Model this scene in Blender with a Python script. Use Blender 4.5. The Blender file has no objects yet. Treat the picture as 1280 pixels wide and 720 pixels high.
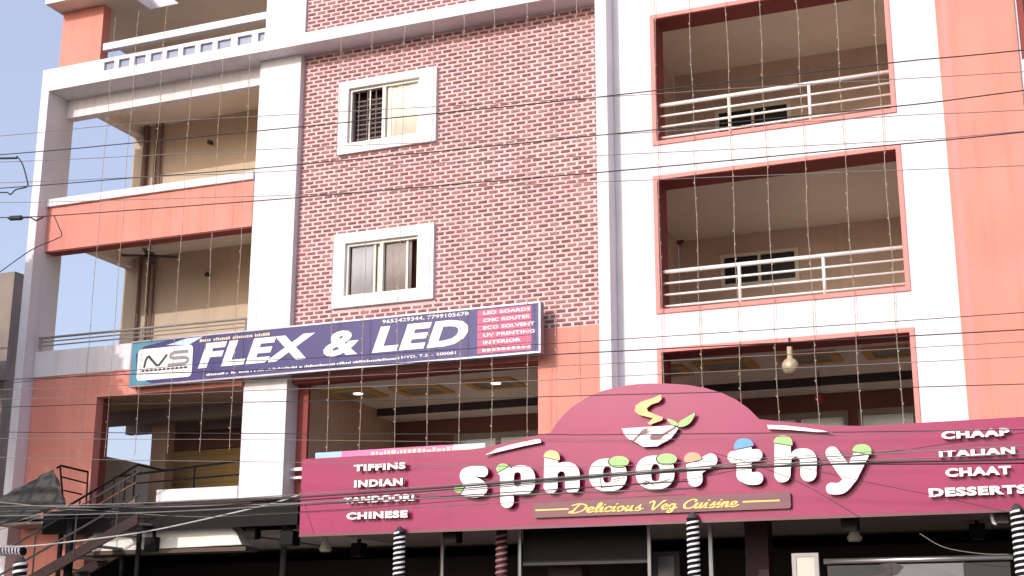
import bpy, bmesh, math, random
import numpy as np
from mathutils import Vector, Matrix
from mathutils.geometry import tessellate_polygon
random.seed(7); np.random.seed(7)
scene = bpy.context.scene
COL = scene.collection

# ------------------------------------------------------------------ camera
FPX, YAW, PIT, ROLL = 1755.67, 0.393042, 0.259194, 0.002349
CAM = Vector((0.0, -24.0, 1.6))
_f = Vector((-math.sin(YAW)*math.cos(PIT), math.cos(YAW)*math.cos(PIT), math.sin(PIT)))
_r0 = Vector((math.cos(YAW), math.sin(YAW), 0.0)); _u0 = _r0.cross(_f)
_r = _r0*math.cos(ROLL) + _u0*math.sin(ROLL); _u = -_r0*math.sin(ROLL) + _u0*math.cos(ROLL)
cam_data = bpy.data.cameras.new('camera'); cam = bpy.data.objects.new('camera', cam_data); COL.objects.link(cam)
m = Matrix.Identity(4)
for i in range(3):
    m[i][0], m[i][1], m[i][2], m[i][3] = _r[i], _u[i], -_f[i], CAM[i]
cam.matrix_world = m
cam_data.sensor_width = 36.0; cam_data.lens = 36.0*FPX/1280.0
cam_data.clip_start = 0.1; cam_data.clip_end = 3000
scene.camera = cam
def at(px, py, Y):
    """point of the place on the vertical plane y = Y that was surveyed at this photo position"""
    d = _f + _r*((px-640)/FPX) - _u*((py-360)/FPX)
    return CAM + d*((Y-CAM.y)/d.y)
def at_z(px, py, z):
    d = _f + _r*((px-640)/FPX) - _u*((py-360)/FPX)
    return CAM + d*((z-CAM.z)/d.z)

# ------------------------------------------------------------------ light
SUN_DIR = Vector((0.33, 1.0, -0.42)).normalized()      # direction the light travels
EL = math.asin(-SUN_DIR.z); AZ = math.atan2(-SUN_DIR.x, -SUN_DIR.y)
world = bpy.data.worlds.new('World'); scene.world = world; world.use_nodes = True
nt = world.node_tree; bg = nt.nodes['Background']
sky = nt.nodes.new('ShaderNodeTexSky'); sky.sky_type = 'NISHITA'; sky.sun_disc = False
sky.sun_elevation = EL; sky.sun_rotation = AZ; sky.air_density = 1.0; sky.dust_density = 4.0; sky.ozone_density = 3.0
hz = nt.nodes.new('ShaderNodeMix'); hz.data_type = 'RGBA'; hz.blend_type = 'ADD'; hz.inputs[0].default_value = 1.0
hz.inputs[7].default_value = (2.15, 2.05, 2.5, 1)       # even veil of city haze over the whole sky
nt.links.new(sky.outputs[0], hz.inputs[6]); nt.links.new(hz.outputs[2], bg.inputs[0]); bg.inputs[1].default_value = 0.15
sd = bpy.data.lights.new('sun', 'SUN'); sd.energy = 2.15; sd.angle = math.radians(0.5); sd.color = (1.0, 0.93, 0.92)
sun = bpy.data.objects.new('sun', sd); COL.objects.link(sun); sun.location = (-12, -40, 30)
sun.rotation_euler = (-SUN_DIR).to_track_quat('Z', 'Y').to_euler()
vs = scene.view_settings; vs.view_transform = 'Standard'; vs.look = 'None'; vs.exposure = 0.1; vs.gamma = 1.0; vs.use_curve_mapping = False
scene.render.engine = 'CYCLES'; scene.cycles.max_bounces = 8; scene.cycles.diffuse_bounces = 6; scene.cycles.use_denoising = True

# ------------------------------------------------------------------ materials
MATS = {}
def mat(name, col, rough=0.7, metal=0.0, var=0.12, scale=3.0, streak=0.0, bump=0.0, spec=0.4, coat=0.0, col2=None):
    if name in MATS: return MATS[name]
    mt = bpy.data.materials.new(name); mt.use_nodes = True; t = mt.node_tree; n = t.nodes; l = t.links
    b = n['Principled BSDF']; b.inputs['Roughness'].default_value = rough; b.inputs['Metallic'].default_value = metal
    b.inputs['Specular IOR Level'].default_value = spec; b.inputs['Coat Weight'].default_value = coat
    tc = n.new('ShaderNodeTexCoord')
    noi = n.new('ShaderNodeTexNoise'); noi.inputs['Scale'].default_value = scale; noi.inputs['Detail'].default_value = 6
    l.new(tc.outputs['Object'], noi.inputs['Vector'])
    mr = n.new('ShaderNodeMapRange'); mr.inputs[1].default_value = .3; mr.inputs[2].default_value = .75
    l.new(noi.outputs[0], mr.inputs[0])
    mx = n.new('ShaderNodeMix'); mx.data_type = 'RGBA'
    c2 = col2 or tuple(c*(1-var*2.2) for c in col)
    mx.inputs[6].default_value = (*col, 1); mx.inputs[7].default_value = (*c2, 1)
    fac = mr.outputs[0]
    if not col2:
        ml = n.new('ShaderNodeMath'); ml.operation = 'MULTIPLY'; ml.inputs[1].default_value = 0.6; l.new(fac, ml.inputs[0]); fac = ml.outputs[0]
    l.new(fac, mx.inputs[0]); out = mx.outputs[2]
    if streak > 0:        # rain streaks and soot, running down the wall
        mp = n.new('ShaderNodeMapping'); mp.inputs['Scale'].default_value = (5.5, 5.5, 0.35); l.new(tc.outputs['Object'], mp.inputs[0])
        n2 = n.new('ShaderNodeTexNoise'); n2.inputs['Scale'].default_value = 1.0; n2.inputs['Detail'].default_value = 8; l.new(mp.outputs[0], n2.inputs['Vector'])
        r2 = n.new('ShaderNodeMapRange'); r2.inputs[1].default_value = .52; r2.inputs[2].default_value = .8; r2.inputs[4].default_value = streak; l.new(n2.outputs[0], r2.inputs[0])
        m2 = n.new('ShaderNodeMix'); m2.data_type = 'RGBA'; l.new(r2.outputs[0], m2.inputs[0]); l.new(out, m2.inputs[6])
        m2.inputs[7].default_value = (col[0]*.45, col[1]*.42, col[2]*.38, 1); out = m2.outputs[2]
    l.new(out, b.inputs['Base Color'])
    if bump > 0:
        n3 = n.new('ShaderNodeTexNoise'); n3.inputs['Scale'].default_value = 45; n3.inputs['Detail'].default_value = 5; l.new(tc.outputs['Object'], n3.inputs['Vector'])
        bp = n.new('ShaderNodeBump'); bp.inputs['Strength'].default_value = bump; bp.inputs['Distance'].default_value = 0.01
        l.new(n3.outputs[0], bp.inputs['Height']); l.new(bp.outputs[0], b.inputs['Normal'])
    MATS[name] = mt; return mt
WHITE = mat('white_paint', (.80, .76, .785), .75, var=.09, scale=.9, streak=.32, bump=.3)
TRIMW = mat('white_trim', (.82, .80, .80), .6, var=.04, scale=2, streak=.10, bump=.15)
CORAL = mat('coral_paint', (.74, .285, .225), .75, var=.13, scale=.9, streak=.28, bump=.3)
CORALT = mat('coral_trim', (.72, .26, .23), .6, var=.06, scale=2, streak=.08)
REDIN = mat('red_lintel_paint', (.27, .06, .05), .8, var=.1, scale=2, streak=.1)
MORTAR = mat('brick_joint', (.78, .56, .56), .9, var=.16, scale=1.3, streak=.3, bump=.3)
BRICKS = [mat('brick_clay_%s' % s, c, .85, var=.2, scale=9, bump=.3) for s, c in
          (('plain', (.31, .13, .135)), ('dusky', (.25, .10, .105)), ('ruddy', (.36, .13, .125)), ('faded', (.40, .20, .19)))]
TAN = mat('tan_paint', (.58, .46, .34), .85, var=.08, scale=1.5, streak=.15)
BEIGE = mat('beige_ceiling', (.80, .72, .63), .85, var=.06, scale=1.5)
BROWNW = mat('brown_wall', (.52, .36, .26), .85, var=.12, scale=1.5, streak=.1)
ROOMW = mat('room_wall', (.66, .52, .43), .85, var=.14, scale=1.0, streak=.28)
MAROONW = mat('maroon_wall', (.17, .07, .055), .8, var=.15, scale=2)
CHAR = mat('charcoal', (.065, .06, .065), .7, var=.15, spec=.2)
BLACK = mat('black_metal', (.010, .009, .010), .6, var=.2, scale=6, spec=.12)
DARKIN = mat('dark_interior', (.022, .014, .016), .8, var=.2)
STEEL = mat('steel', (.62, .60, .58), .32, .9, var=.08, scale=5)
RAILW = mat('white_rail', (.82, .78, .74), .4, .0, var=.06, scale=6)
RAILG = mat('grey_rail', (.33, .29, .26), .5, .3, var=.15, scale=6)
CREAM = mat('cream_aluminium', (.80, .75, .66), .45, .0, var=.05, scale=5)
GRILLE = mat('dark_grille', (.05, .035, .035), .6)
CURTC = mat('cream_curtain', (.80, .74, .62), .9, var=.06, scale=3)
CURTG = mat('grey_curtain', (.44, .43, .45), .9, var=.08, scale=4)
CURTB = mat('brown_curtain', (.34, .29, .27), .9, var=.1, scale=4)
TILE = mat('pale_floor_tile', (.76, .70, .62), .4, var=.06)
PIPE = mat('brown_pipe', (.20, .10, .075), .6, var=.2, scale=5)
ORANGE = mat('ochre_moulding', (.66, .40, .13), .6, var=.1)
SLATE = mat('slate_panel', (.30, .32, .30), .7, var=.1)
OCHRE = mat('ochre_shutter', (.42, .27, .10), .6, var=.15, scale=3, streak=.2)
SKYPANEL = mat('blue_tile', (.27, .30, .42), .3, var=.08)
MAG = mat('magenta_panel', (.33, .012, .098), .3, var=.13, scale=.5, spec=.3, coat=.06, streak=.16)
MAGD = mat('maroon_tagline', (.14, .022, .045), .35, var=.08, spec=.5)
LETW = mat('white_acrylic', (.84, .83, .83), .3, var=.03)
EDGEK = mat('dark_return', (.03, .02, .02), .5)
GOLD = mat('gold_acrylic', (.85, .60, .16), .35, var=.05)
PALEGOLD = mat('pale_gold', (.80, .52, .18), .35, var=.1, col2=(.76, .34, .12), scale=4)
LEAFG = mat('leaf_green', (.33, .62, .20), .4, var=.08)
CAPY = mat('cap_yellow', (.85, .66, .25), .4); CAPO = mat('cap_orange', (.85, .36, .22), .4); CAPB = mat('cap_blue', (.10, .34, .72), .4)
NAVY = mat('violet_flex', (.058, .047, .175), .4, var=.10, scale=.6, spec=.25, coat=.0, streak=.05)
TEAL = mat('teal_print', (.07, .27, .38), .5); PALEB = mat('pale_blue_print', (.55, .66, .78), .5)
PINKP = mat('pink_print', (.72, .10, .20), .5, var=.1, scale=3)
ALU = mat('aluminium_edge', (.28, .27, .31), .4, .6)
PRINTW = mat('white_print', (.84, .82, .78), .5, var=.03)
PRINTY = mat('buff_print', (.72, .62, .42), .5)
INK = mat('black_ink', (.03, .03, .035), .5); GREYI = mat('grey_ink', (.25, .25, .27), .5)
BANB = mat('sky_blue_banner', (.38, .60, .80), .5); BANP = mat('pink_banner', (.80, .20, .42), .5, var=.15, scale=2)
CABLE = mat('black_cable', (.03, .028, .03), .6); CABLEG = mat('grey_cable', (.20, .18, .17), .6); CABLEW = mat('pale_cable', (.50, .49, .47), .6)
STRW = mat('clear_light_string', (.42, .34, .27), .5, var=.2, scale=20)
BULB = mat('clear_bulb', (.60, .52, .45), .25)
TARP = mat('black_tarpaulin', (.02, .021, .024), .55, var=.3, scale=2, bump=.6)
CONC = mat('grey_concrete', (.34, .32, .29), .9, var=.2, scale=1, streak=.3, bump=.4)
ASPH = mat('asphalt', (.05, .05, .052), .95, var=.25, scale=4, bump=.6)
PAVE = mat('pavement_concrete', (.30, .28, .26), .9, var=.2, scale=1.5, bump=.4)
SOIL = mat('dry_earth', (.24, .18, .12), .95, var=.2, scale=.4, bump=.4)
BARK = mat('bark', (.10, .07, .045), .9, var=.3, scale=8, bump=.8)
LEAFT = mat('tree_leaf', (.06, .10, .03), .6, var=.3, scale=3)
WHITEB = mat('white_board', (.74, .74, .70), .5, var=.05, scale=1)
GLASSD = mat('dark_glass', (.02, .022, .025), .35, var=.1, spec=.25)
MIRROR = mat('grey_glass', (.16, .165, .18), .3, var=.15, scale=1.5, spec=.35)
LAMPG = mat('frosted_glass', (.62, .58, .48), .3)
GOLDB = mat('gold_ball', (.62, .50, .32), .35, .25, var=.35, scale=18)
# lamps that are switched on in the photo
def emit(name, col, s):
    mt = bpy.data.materials.new(name); mt.use_nodes = True; b = mt.node_tree.nodes['Principled BSDF']
    b.inputs['Base Color'].default_value = (*col, 1); b.inputs['Emission Color'].default_value = (*col, 1); b.inputs['Emission Strength'].default_value = s
    return mt
LIT = emit('lit_downlight', (1, .97, .9), 1.8)

# ------------------------------------------------------------------ mesh helpers
class MB:
    def __init__(s): s.v = []; s.f = []; s.mi = []; s.cur = 0
    def add(s, vs_, fs):
        o = len(s.v); s.v += [tuple(p) for p in vs_]; s.f += [tuple(i+o for i in f) for f in fs]; s.mi += [s.cur]*len(fs); return s
    def box(s, x0, x1, y0, y1, z0, z1):
        if x0 > x1: x0, x1 = x1, x0
        if y0 > y1: y0, y1 = y1, y0
        if z0 > z1: z0, z1 = z1, z0
        return s.add([(x0,y0,z0),(x1,y0,z0),(x1,y1,z0),(x0,y1,z0),(x0,y0,z1),(x1,y0,z1),(x1,y1,z1),(x0,y1,z1)],
              [(0,3,2,1),(4,5,6,7),(0,1,5,4),(1,2,6,5),(2,3,7,6),(3,0,4,7)])
    def hexa(s, p):      # 8 points: bottom 4 (ccw from above, front-left first), top 4
        return s.add(p, [(0,3,2,1),(4,5,6,7),(0,1,5,4),(1,2,6,5),(2,3,7,6),(3,0,4,7)])
    def tube(s, pts, r, n=6, caps=True):
        pts = [Vector(p) for p in pts]; k = len(pts); rs = r if isinstance(r, (list, tuple)) else [r]*k
        vs_ = []; fs = []
        for i, p in enumerate(pts):
            d = (pts[min(i+1, k-1)] - pts[max(i-1, 0)]).normalized()
            a = Vector((0,0,1)) if abs(d.z) < .9 else Vector((1,0,0))
            e1 = d.cross(a).normalized(); e2 = d.cross(e1).normalized()
            for j in range(n):
                t = 2*math.pi*j/n; vs_.append(p + (e1*math.cos(t) + e2*math.sin(t))*rs[i])
        for i in range(k-1):
            for j in range(n):
                a0 = i*n+j; b0 = i*n+(j+1) % n; fs.append((a0, a0+n, b0+n, b0))
        if caps: fs.append(tuple(range(n))); fs.append(tuple(reversed(range((k-1)*n, k*n))))
        return s.add(vs_, fs)
    def ball(s, c, r, n=10, m_=6, sz=1.0):
        vs_ = []; fs = []
        for i in range(m_+1):
            ph = math.pi*i/m_
            for j in range(n):
                t = 2*math.pi*j/n; vs_.append((c[0]+r*math.sin(ph)*math.cos(t), c[1]+r*math.sin(ph)*math.sin(t), c[2]+r*sz*math.cos(ph)))
        for i in range(m_):
            for j in range(n):
                fs.append((i*n+j, (i+1)*n+j, (i+1)*n+(j+1) % n, i*n+(j+1) % n))
        return s.add(vs_, fs)
    def build(s, name, mats, parent=None, smooth=False, bevel=0.0):
        me = bpy.data.meshes.new(name); me.from_pydata(s.v, [], s.f)
        for mm in (mats if isinstance(mats, (list, tuple)) else [mats]): me.materials.append(mm)
        me.polygons.foreach_set('material_index', s.mi)
        if smooth: me.polygons.foreach_set('use_smooth', [True]*len(me.polygons))
        me.update()
        o = bpy.data.objects.new(name, me); COL.objects.link(o)
        if parent is not None:
            o.parent = parent; o.matrix_parent_inverse = parent_world(parent).inverted()
        if bevel > 0:
            b = o.modifiers.new('edge', 'BEVEL'); b.width = bevel; b.segments = 2; b.limit_method = 'ANGLE'
        return o
def parent_world(o):
    mw = Matrix.Identity(4); 
    while o is not None:
        mw = (o.matrix_parent_inverse @ o.matrix_basis if o.parent else o.matrix_basis) @ mw; o = o.parent
    return mw
def tag(o, label=None, cat=None, group=None, kind=None):
    if label: o['label'] = label
    if cat: o['category'] = cat
    if group: o['group'] = group
    if kind: o['kind'] = kind
    return o
def empty(name, loc, label, cat, group=None):
    o = bpy.data.objects.new(name, None); COL.objects.link(o); o.location = loc; o.empty_display_size = .2
    return tag(o, label, cat, group)
def B(name, mt, parent, *boxes, bevel=0.0):
    first = None
    for b in boxes:                      # every piece is an object of its own
        mb = MB(); mb.box(*b); o = mb.build(name, mt, parent, bevel=bevel); first = first or o
    return first
def folds(name, mt, parent, x0, x1, y, z0, z1, step=.07, amp=.02):
    n = max(4, int((x1-x0)/step*4)); v = []; f = []
    for i in range(n+1):
        x = x0+(x1-x0)*i/n; yy = y+amp*math.sin(2*math.pi*(x-x0)/step)
        v += [(x, yy, z0), (x, yy, z1)]
    f = [(2*i, 2*i+2, 2*i+3, 2*i+1) for i in range(n)]
    mb = MB(); mb.add(v, f); o = mb.build(name, mt, parent, smooth=True)
    sm = o.modifiers.new('cloth', 'SOLIDIFY'); sm.thickness = .004
    return o
def wall(name, mt, parent, x0, x1, z0, z1, y0, y1, holes=(), bevel=0.0):
    """solid wall slab in the x-z plane with rectangular openings"""
    xs = sorted({x0, x1, *[h[0] for h in holes], *[h[1] for h in holes]}); zs = sorted({z0, z1, *[h[2] for h in holes], *[h[3] for h in holes]})
    xs = [x for x in xs if x0 <= x <= x1]; zs = [z for z in zs if z0 <= z <= z1]
    def solid(i, j):
        if i < 0 or j < 0 or i >= len(xs)-1 or j >= len(zs)-1: return False
        cx = (xs[i]+xs[i+1])/2; cz = (zs[j]+zs[j+1])/2
        return not any(h[0] < cx < h[1] and h[2] < cz < h[3] for h in holes)
    vid = {}; mb = MB(); V = mb.v; F = []
    def v(i, j, k):
        if (i, j, k) not in vid: vid[(i, j, k)] = len(V); V.append((xs[i], (y0, y1)[k], zs[j]))
        return vid[(i, j, k)]
    for i in range(len(xs)-1):
        for j in range(len(zs)-1):
            if not solid(i, j): continue
            F.append((v(i,j,0), v(i+1,j,0), v(i+1,j+1,0), v(i,j+1,0))); F.append((v(i,j,1), v(i,j+1,1), v(i+1,j+1,1), v(i+1,j,1)))
            if not solid(i-1, j): F.append((v(i,j,0), v(i,j+1,0), v(i,j+1,1), v(i,j,1)))
            if not solid(i+1, j): F.append((v(i+1,j,0), v(i+1,j,1), v(i+1,j+1,1), v(i+1,j+1,0)))
            if not solid(i, j-1): F.append((v(i,j,0), v(i,j,1), v(i+1,j,1), v(i+1,j,0)))
            if not solid(i, j+1): F.append((v(i,j+1,0), v(i+1,j+1,0), v(i+1,j+1,1), v(i,j+1,1)))
    mb.f = F; mb.mi = [0]*len(F)
    return mb.build(name, mt, parent, bevel=bevel)
def plate(loops, yf, yb, name, mats, parent, side_mat=True):
    """flat cut-out with real thickness. loops: list of closed (x,z) outlines (first outer, others holes or further pieces)"""
    mb = MB()
    def area(l): return sum(l[i][0]*l[(i+1) % len(l)][1]-l[(i+1) % len(l)][0]*l[i][1] for i in range(len(l)))/2
    def inside(p, l):
        c = False
        for i in range(len(l)):
            a, b = l[i], l[i-1]
            if (a[1] > p[1]) != (b[1] > p[1]) and p[0] < (b[0]-a[0])*(p[1]-a[1])/(b[1]-a[1])+a[0]: c = not c
        return c
    depth = [sum(inside(l[0], o) for o in loops if o is not l) for l in loops]
    for li, l in enumerate(loops):
        if depth[li] % 2: continue
        hs = [h for hi, h in enumerate(loops) if depth[hi] == depth[li]+1 and inside(h[0], l)]
        grp = [l]+hs
        flat = [p for g in grp for p in g]
        tris = tessellate_polygon([[Vector((p[0], p[1], 0)) for p in g] for g in grp])
        n = len(flat); vs_ = [(p[0], yf, p[1]) for p in flat]+[(p[0], yb, p[1]) for p in flat]; fs = []
        for t in tris:
            a, b, c = (flat[i] for i in t)
            s = (b[0]-a[0])*(c[1]-a[1])-(b[1]-a[1])*(c[0]-a[0])
            tt = tuple(t) if s > 0 else tuple(reversed(t))
            fs.append(tt); fs.append(tuple(i+n for i in reversed(tt)))
        nf = len(fs); o = 0
        for g in grp:
            k = len(g); sgn = area(g) > 0
            if g is not l: sgn = not sgn if True else sgn
            ccw = area(g) > 0
            for i in range(k):
                a0, b0 = o+i, o+(i+1) % k
                q = (b0, a0, a0+n, b0+n)
                if (ccw and g is not l) or (not ccw and g is l): q = tuple(reversed(q))
                if g is not l: q = tuple(reversed(q)) if False else q
                fs.append(q)
            o += k
        mb.cur = 0; base = len(mb.f); mb.add(vs_, fs)
        if isinstance(mats, (list, tuple)) and len(mats) > 1:
            for q in range(base+nf, len(mb.f)): mb.mi[q] = 1
    return mb.build(name, mats, parent)
def catmull(pts, n=6, closed=False):
    P = [Vector(p) for p in pts]; out = []; k = len(P); rng = k if closed else k-1
    for i in range(rng):
        if closed: p0, p1, p2, p3 = P[(i-1) % k], P[i], P[(i+1) % k], P[(i+2) % k]
        else: p0, p1, p2, p3 = P[max(i-1, 0)], P[i], P[i+1], P[min(i+2, k-1)]
        for j in range(n):
            t = j/n
            out.append(0.5*((2*p1)+(p2-p0)*t+(2*p0-5*p1+4*p2-p3)*t*t+(3*p1-p0-3*p2+p3)*t**3))
    if not closed: out.append(P[-1])
    return out
def text_islands(txt, x0, x1, z0, z1, yf, yb, bold=0.0, shear=0.0, dz=0.0):
    """letters of txt fitted to a box on a wall; returns one MB per letter.  dz: baseline rise from x0 to x1"""
    cu = bpy.data.curves.new('lettering', 'FONT'); cu.body = txt; cu.size = 1; cu.offset = bold; cu.shear = shear; cu.fill_mode = 'FRONT'; cu.resolution_u = 3; cu.space_character = 1.0+bold*2.2
    ob = bpy.data.objects.new('lettering', cu); COL.objects.link(ob)
    dg = bpy.context.evaluated_depsgraph_get(); me = bpy.data.meshes.new_from_object(ob.evaluated_get(dg))
    V = [v.co.copy() for v in me.vertices]; F = [tuple(p.vertices) for p in me.polygons]
    bpy.data.objects.remove(ob); bpy.data.curves.remove(cu); bpy.data.meshes.remove(me)
    mnx = min(v.x for v in V); mxx = max(v.x for v in V); mny = min(v.y for v in V); mxy = max(v.y for v in V)
    # weld
    key = {}; idx = []
    for v in V: idx.append(key.setdefault((round(v.x, 4), round(v.y, 4)), len(key)))
    pts = [None]*len(key)
    for v, i in zip(V, idx): pts[i] = v
    F = [tuple(idx[i] for i in f) for f in F]; F = [f for f in F if len(set(f)) == len(f)]
    par = list(range(len(pts)))
    def find(a):
        while par[a] != a: par[a] = par[par[a]]; a = par[a]
        return a
    for f in F:
        for i in f[1:]: par[find(i)] = find(f[0])
    groups = {}
    for f in F: groups.setdefault(find(f[0]), []).append(f)
    def W(p):
        u = (p.x-mnx)/(mxx-mnx); w = (p.y-mny)/(mxy-mny); return x0+u*(x1-x0), z0+w*(z1-z0)+u*dz
    res = []
    for fs in groups.values():
        ids = sorted({i for f in fs for i in f}); loc = {g: k for k, g in enumerate(ids)}; n = len(ids)
        vs_ = []; 
        for yy in (yf, yb):
            for g in ids: X, Z = W(pts[g]); vs_.append((X, yy, Z))
        out = []; edges = {}
        for f in fs:
            q = [loc[i] for i in f]; a, b, c = (vs_[q[0]], vs_[q[1]], vs_[q[2]])
            s = (b[0]-a[0])*(c[2]-a[2])-(b[2]-a[2])*(c[0]-a[0])
            if s < 0: q = q[::-1]
            out.append(tuple(q)); out.append(tuple(i+n for i in reversed(q)))
            for i in range(len(q)): edges[(q[i], q[(i+1) % len(q)])] = 1
        nf = len(out)
        for (a, b) in edges:
            if (b, a) not in edges: out.append((b, a, a+n, b+n))
        mb = MB(); mb.add(vs_, out)
        for q in range(nf, len(out)): mb.mi[q] = 1
        res.append(mb)
    res.sort(key=lambda b: min(v[0] for v in b.v))
    return res
def join(mbs):
    r = MB()
    for b in mbs:
        o = len(r.v); r.v += b.v; r.f += [tuple(i+o for i in f) for f in b.f]; r.mi += b.mi
    return r

# ------------------------------------------------------------------ ground (below the frame, it carries everything)
g = MB(); g.box(-400, 400, -400, 600, -.5, -.02); tag(g.build('ground', SOIL), kind='structure')
g = MB(); g.box(-400, 400, -32, -5.2, -.3, 0.0); tag(g.build('road', ASPH), kind='structure')
g = MB()
for i in range(-60, 60): g.box(i*4, i*4+2.2, -18.68, -18.56, 0.0, .004)
tag(g.build('lane_marking', PRINTW), kind='structure')
g = MB(); g.box(-90, 90, -5.2, -1.9, -.3, .15); tag(g.build('pavement', PAVE), kind='structure')
g = MB(); g.box(-90, 90, -5.35, -5.2, -.3, .17); tag(g.build('kerb', CONC), kind='structure')

# ================================================================== THE BUILDING
bld = empty('apartment_building', (-11, 0, 0), 'coral and white painted apartment building with a brick stair bay and open balconies', 'building')
YB = -.6          # face of the cantilevered top storey
# ---- cantilevered top storey
soffit = B('cantilever_slab', WHITE, bld, (-21.31, -8.01, YB+.122, .31, 14.0815, 14.30))
pz = 14.58
holes = []
hx = [(-15.62,-15.43)]+[(-16.09+0-.36*0, -15.74)]
# perforated parapet: openings measured along the terrace
px_holes = [(-15.58,-15.42),(-16.09,-15.74),(-16.60,-16.26),(-17.04,-16.73),(-17.49,-17.18),(-17.92,-17.62),(-18.34,-18.05),(-18.77,-18.48),(-19.20,-18.91),(-19.60,-19.33)]
wall('parapet', WHITE, bld, -21.32, -15.40, 14.08, 14.62, YB, YB+.12, [(a, b, 14.33, 14.53) for a, b in px_holes], bevel=.006)
for a, b in px_holes: B('tile', SKYPANEL, bld, (a+.004, b-.004, YB+.06, YB+.10, 14.334, 14.526))
B('parapet_top_beam', WHITE, bld, (-19.72, -15.40, -.55, -.40, 14.86, 15.03), bevel=.008)
B('terrace_side_parapet', WHITE, bld, (-20.92, -20.75, -.29, 2.1, 14.3, 15.35))
B('terrace_back_wall', TAN, bld, (-20.75, -15.3, 2.1, 2.3, 14.3, 17.4))
B('terrace_side_wall', TAN, bld, (-15.39, -15.2, -.3, 2.1, 14.3, 17.4))
col = B('terrace_column', CORAL, bld, (-20.92, -19.77, -.56, -.30, 14.621, 16.0), bevel=.008)
wall_roof = MB()   # roof slab with a square light well
rx0, rx1, ry0, ry1 = -20.98, -15.3, -1.06, 2.3
_p = at_z(195, 11.5, 16.0); _q = at_z(224, 4.5, 16.0)
hxa, hxb, hyb = _p.x-.15, _q.x, (_p.y+_q.y)/2; hya = hyb-.75
for b in ((rx0, hxa, ry0, ry1), (hxb, rx1, ry0, ry1), (hxa, hxb, ry0, hya), (hxa, hxb, hyb, ry1)): wall_roof.box(b[0], b[1], b[2], b[3], 16.0, 16.22)
wall_roof.build('roof_slab', BEIGE, bld)
B('skylight_curb', WHITE, bld, (hxa, hxb, hyb-.03, hyb-.001, 16.002, 16.3), (hxa+.001, hxa+.03, hya, hyb-.031, 16.002, 16.3))
B('roof_edge', WHITE, bld, (rx0-.02, rx1, ry0-.03, ry0-.002, 15.985, 16.28), (rx0-.02, rx0-.002, ry0-.001, ry1, 15.985, 16.28))
# white pier and brick panel of the top storey
B('upper_pier', WHITE, bld, (-15.395, -14.42, YB, 0.2, 14.08, 18.0))
B('storey_band', WHITE, bld, (-14.415, -8.005, YB-.002, 0.0, 14.08, 14.335))
# ---- left frame leg
B('frame_leg', WHITE, bld, (-21.32, -21.10, YB, .30, 0.15, 14.079), bevel=.01)
B('lintel', WHITE, bld, (-21.098, -15.77, .04, .28, 13.64, 14.080), bevel=.006)
# ---- pier between balconies and brick bay
B('pier', WHITE, bld, (-15.765, -14.75, -.17, .3, 4.69, 14.08), bevel=.008)
# ---- brick bay
bw = wall('brick_wall', MORTAR, bld, -14.745, -8.0, 7.62, 14.08, 0.0, .25, [(-13.62, -11.9, 11.95, 13.15), (-13.62, -11.9, 8.68, 9.78)])
bw2 = B('upper_brick_wall', MORTAR, bld, (-14.41, -8.005, YB+.06, -.3, 14.336, 17.6))
PITCH, COURSE, BL, BH = .232, .0905, .186, .0615
def brick_cells(x0, x1, z0, z1, keepout):
    r = 0; z = z0+.02
    while z+BH < z1:
        x = x0+(.012 if r % 2 == 0 else .012-PITCH/2)
        while x < x1:
            a, b = max(x, x0+.008), min(x+BL, x1-.008)
            if b-a > .03:
                segs = [(a, b)]
                for k in keepout:
                    if z+BH > k[2] and z < k[3]:
                        ns = []
                        for s0, s1 in segs:
                            if s1 <= k[0] or s0 >= k[1]: ns.append((s0, s1)); continue
                            if s0 < k[0]-.02: ns.append((s0, k[0]-.006))
                            if s1 > k[1]+.02: ns.append((k[1]+.006, s1))
                        segs = ns
                for s0, s1 in segs:
                    if s1-s0 > .025: yield (s0, s1, z, z+BH)
            x += PITCH
        z += COURSE; r += 1
keep = [(-13.87, -11.58, 11.69, 13.33), (-13.87, -11.58, 8.41, 9.99)]
cells = list(brick_cells(-14.745, -8.0, 7.62, 14.08, keep))
def brick_mesh(mb, x0, x1, z0, z1, yf, yb, c=.008):
    j = lambda: random.uniform(-.003, .003)
    x0 += j(); x1 += j(); z0 += j()*.6; z1 += j()*.6; yf += j()*.6
    mb.add([(x0,yb,z0),(x1,yb,z0),(x1,yb,z1),(x0,yb,z1),(x0+c,yf,z0+c),(x1-c,yf,z0+c),(x1-c,yf,z1-c),(x0+c,yf,z1-c)],
           [(4,5,6,7),(0,1,5,4),(1,2,6,5),(2,3,7,6),(3,0,4,7)])
def vis(c):
    x = (c[0]+c[1])/2; z = (c[2]+c[3])/2
    if z < 8.15 and x < -9.15: return 1e9           # behind the shop sign
    if c[1]-c[0] < BL*.9: return 1e8
    return (x**2+24**2+(z-1.6)**2)
order = sorted(range(len(cells)), key=lambda i: vis(cells[i]))
single = set(order[:300])
shared = {}
for i in order[:300]:
    c = cells[i]; k = random.randrange(8)
    if k not in shared:
        mb = MB(); brick_mesh(mb, -BL/2, BL/2, -BH/2, BH/2, -.014, .004)
        me = bpy.data.meshes.new('brick'); me.from_pydata(mb.v, [], mb.f); me.materials.append(BRICKS[k % 4]); shared[k] = me
    o = bpy.data.objects.new('brick', shared[k]); COL.objects.link(o); o.parent = bw; o.matrix_parent_inverse = parent_world(bw).inverted()
    o.location = ((c[0]+c[1])/2, 0, (c[2]+c[3])/2)
rest = MB()
for i, c in enumerate(cells):
    if i in single: continue
    rest.cur = random.choice((0, 0, 1, 2, 3)); brick_mesh(rest, *c, -.014, .004)
tag(rest.build('brick_courses', BRICKS, bw), kind='stuff')
rest = MB()
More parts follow.
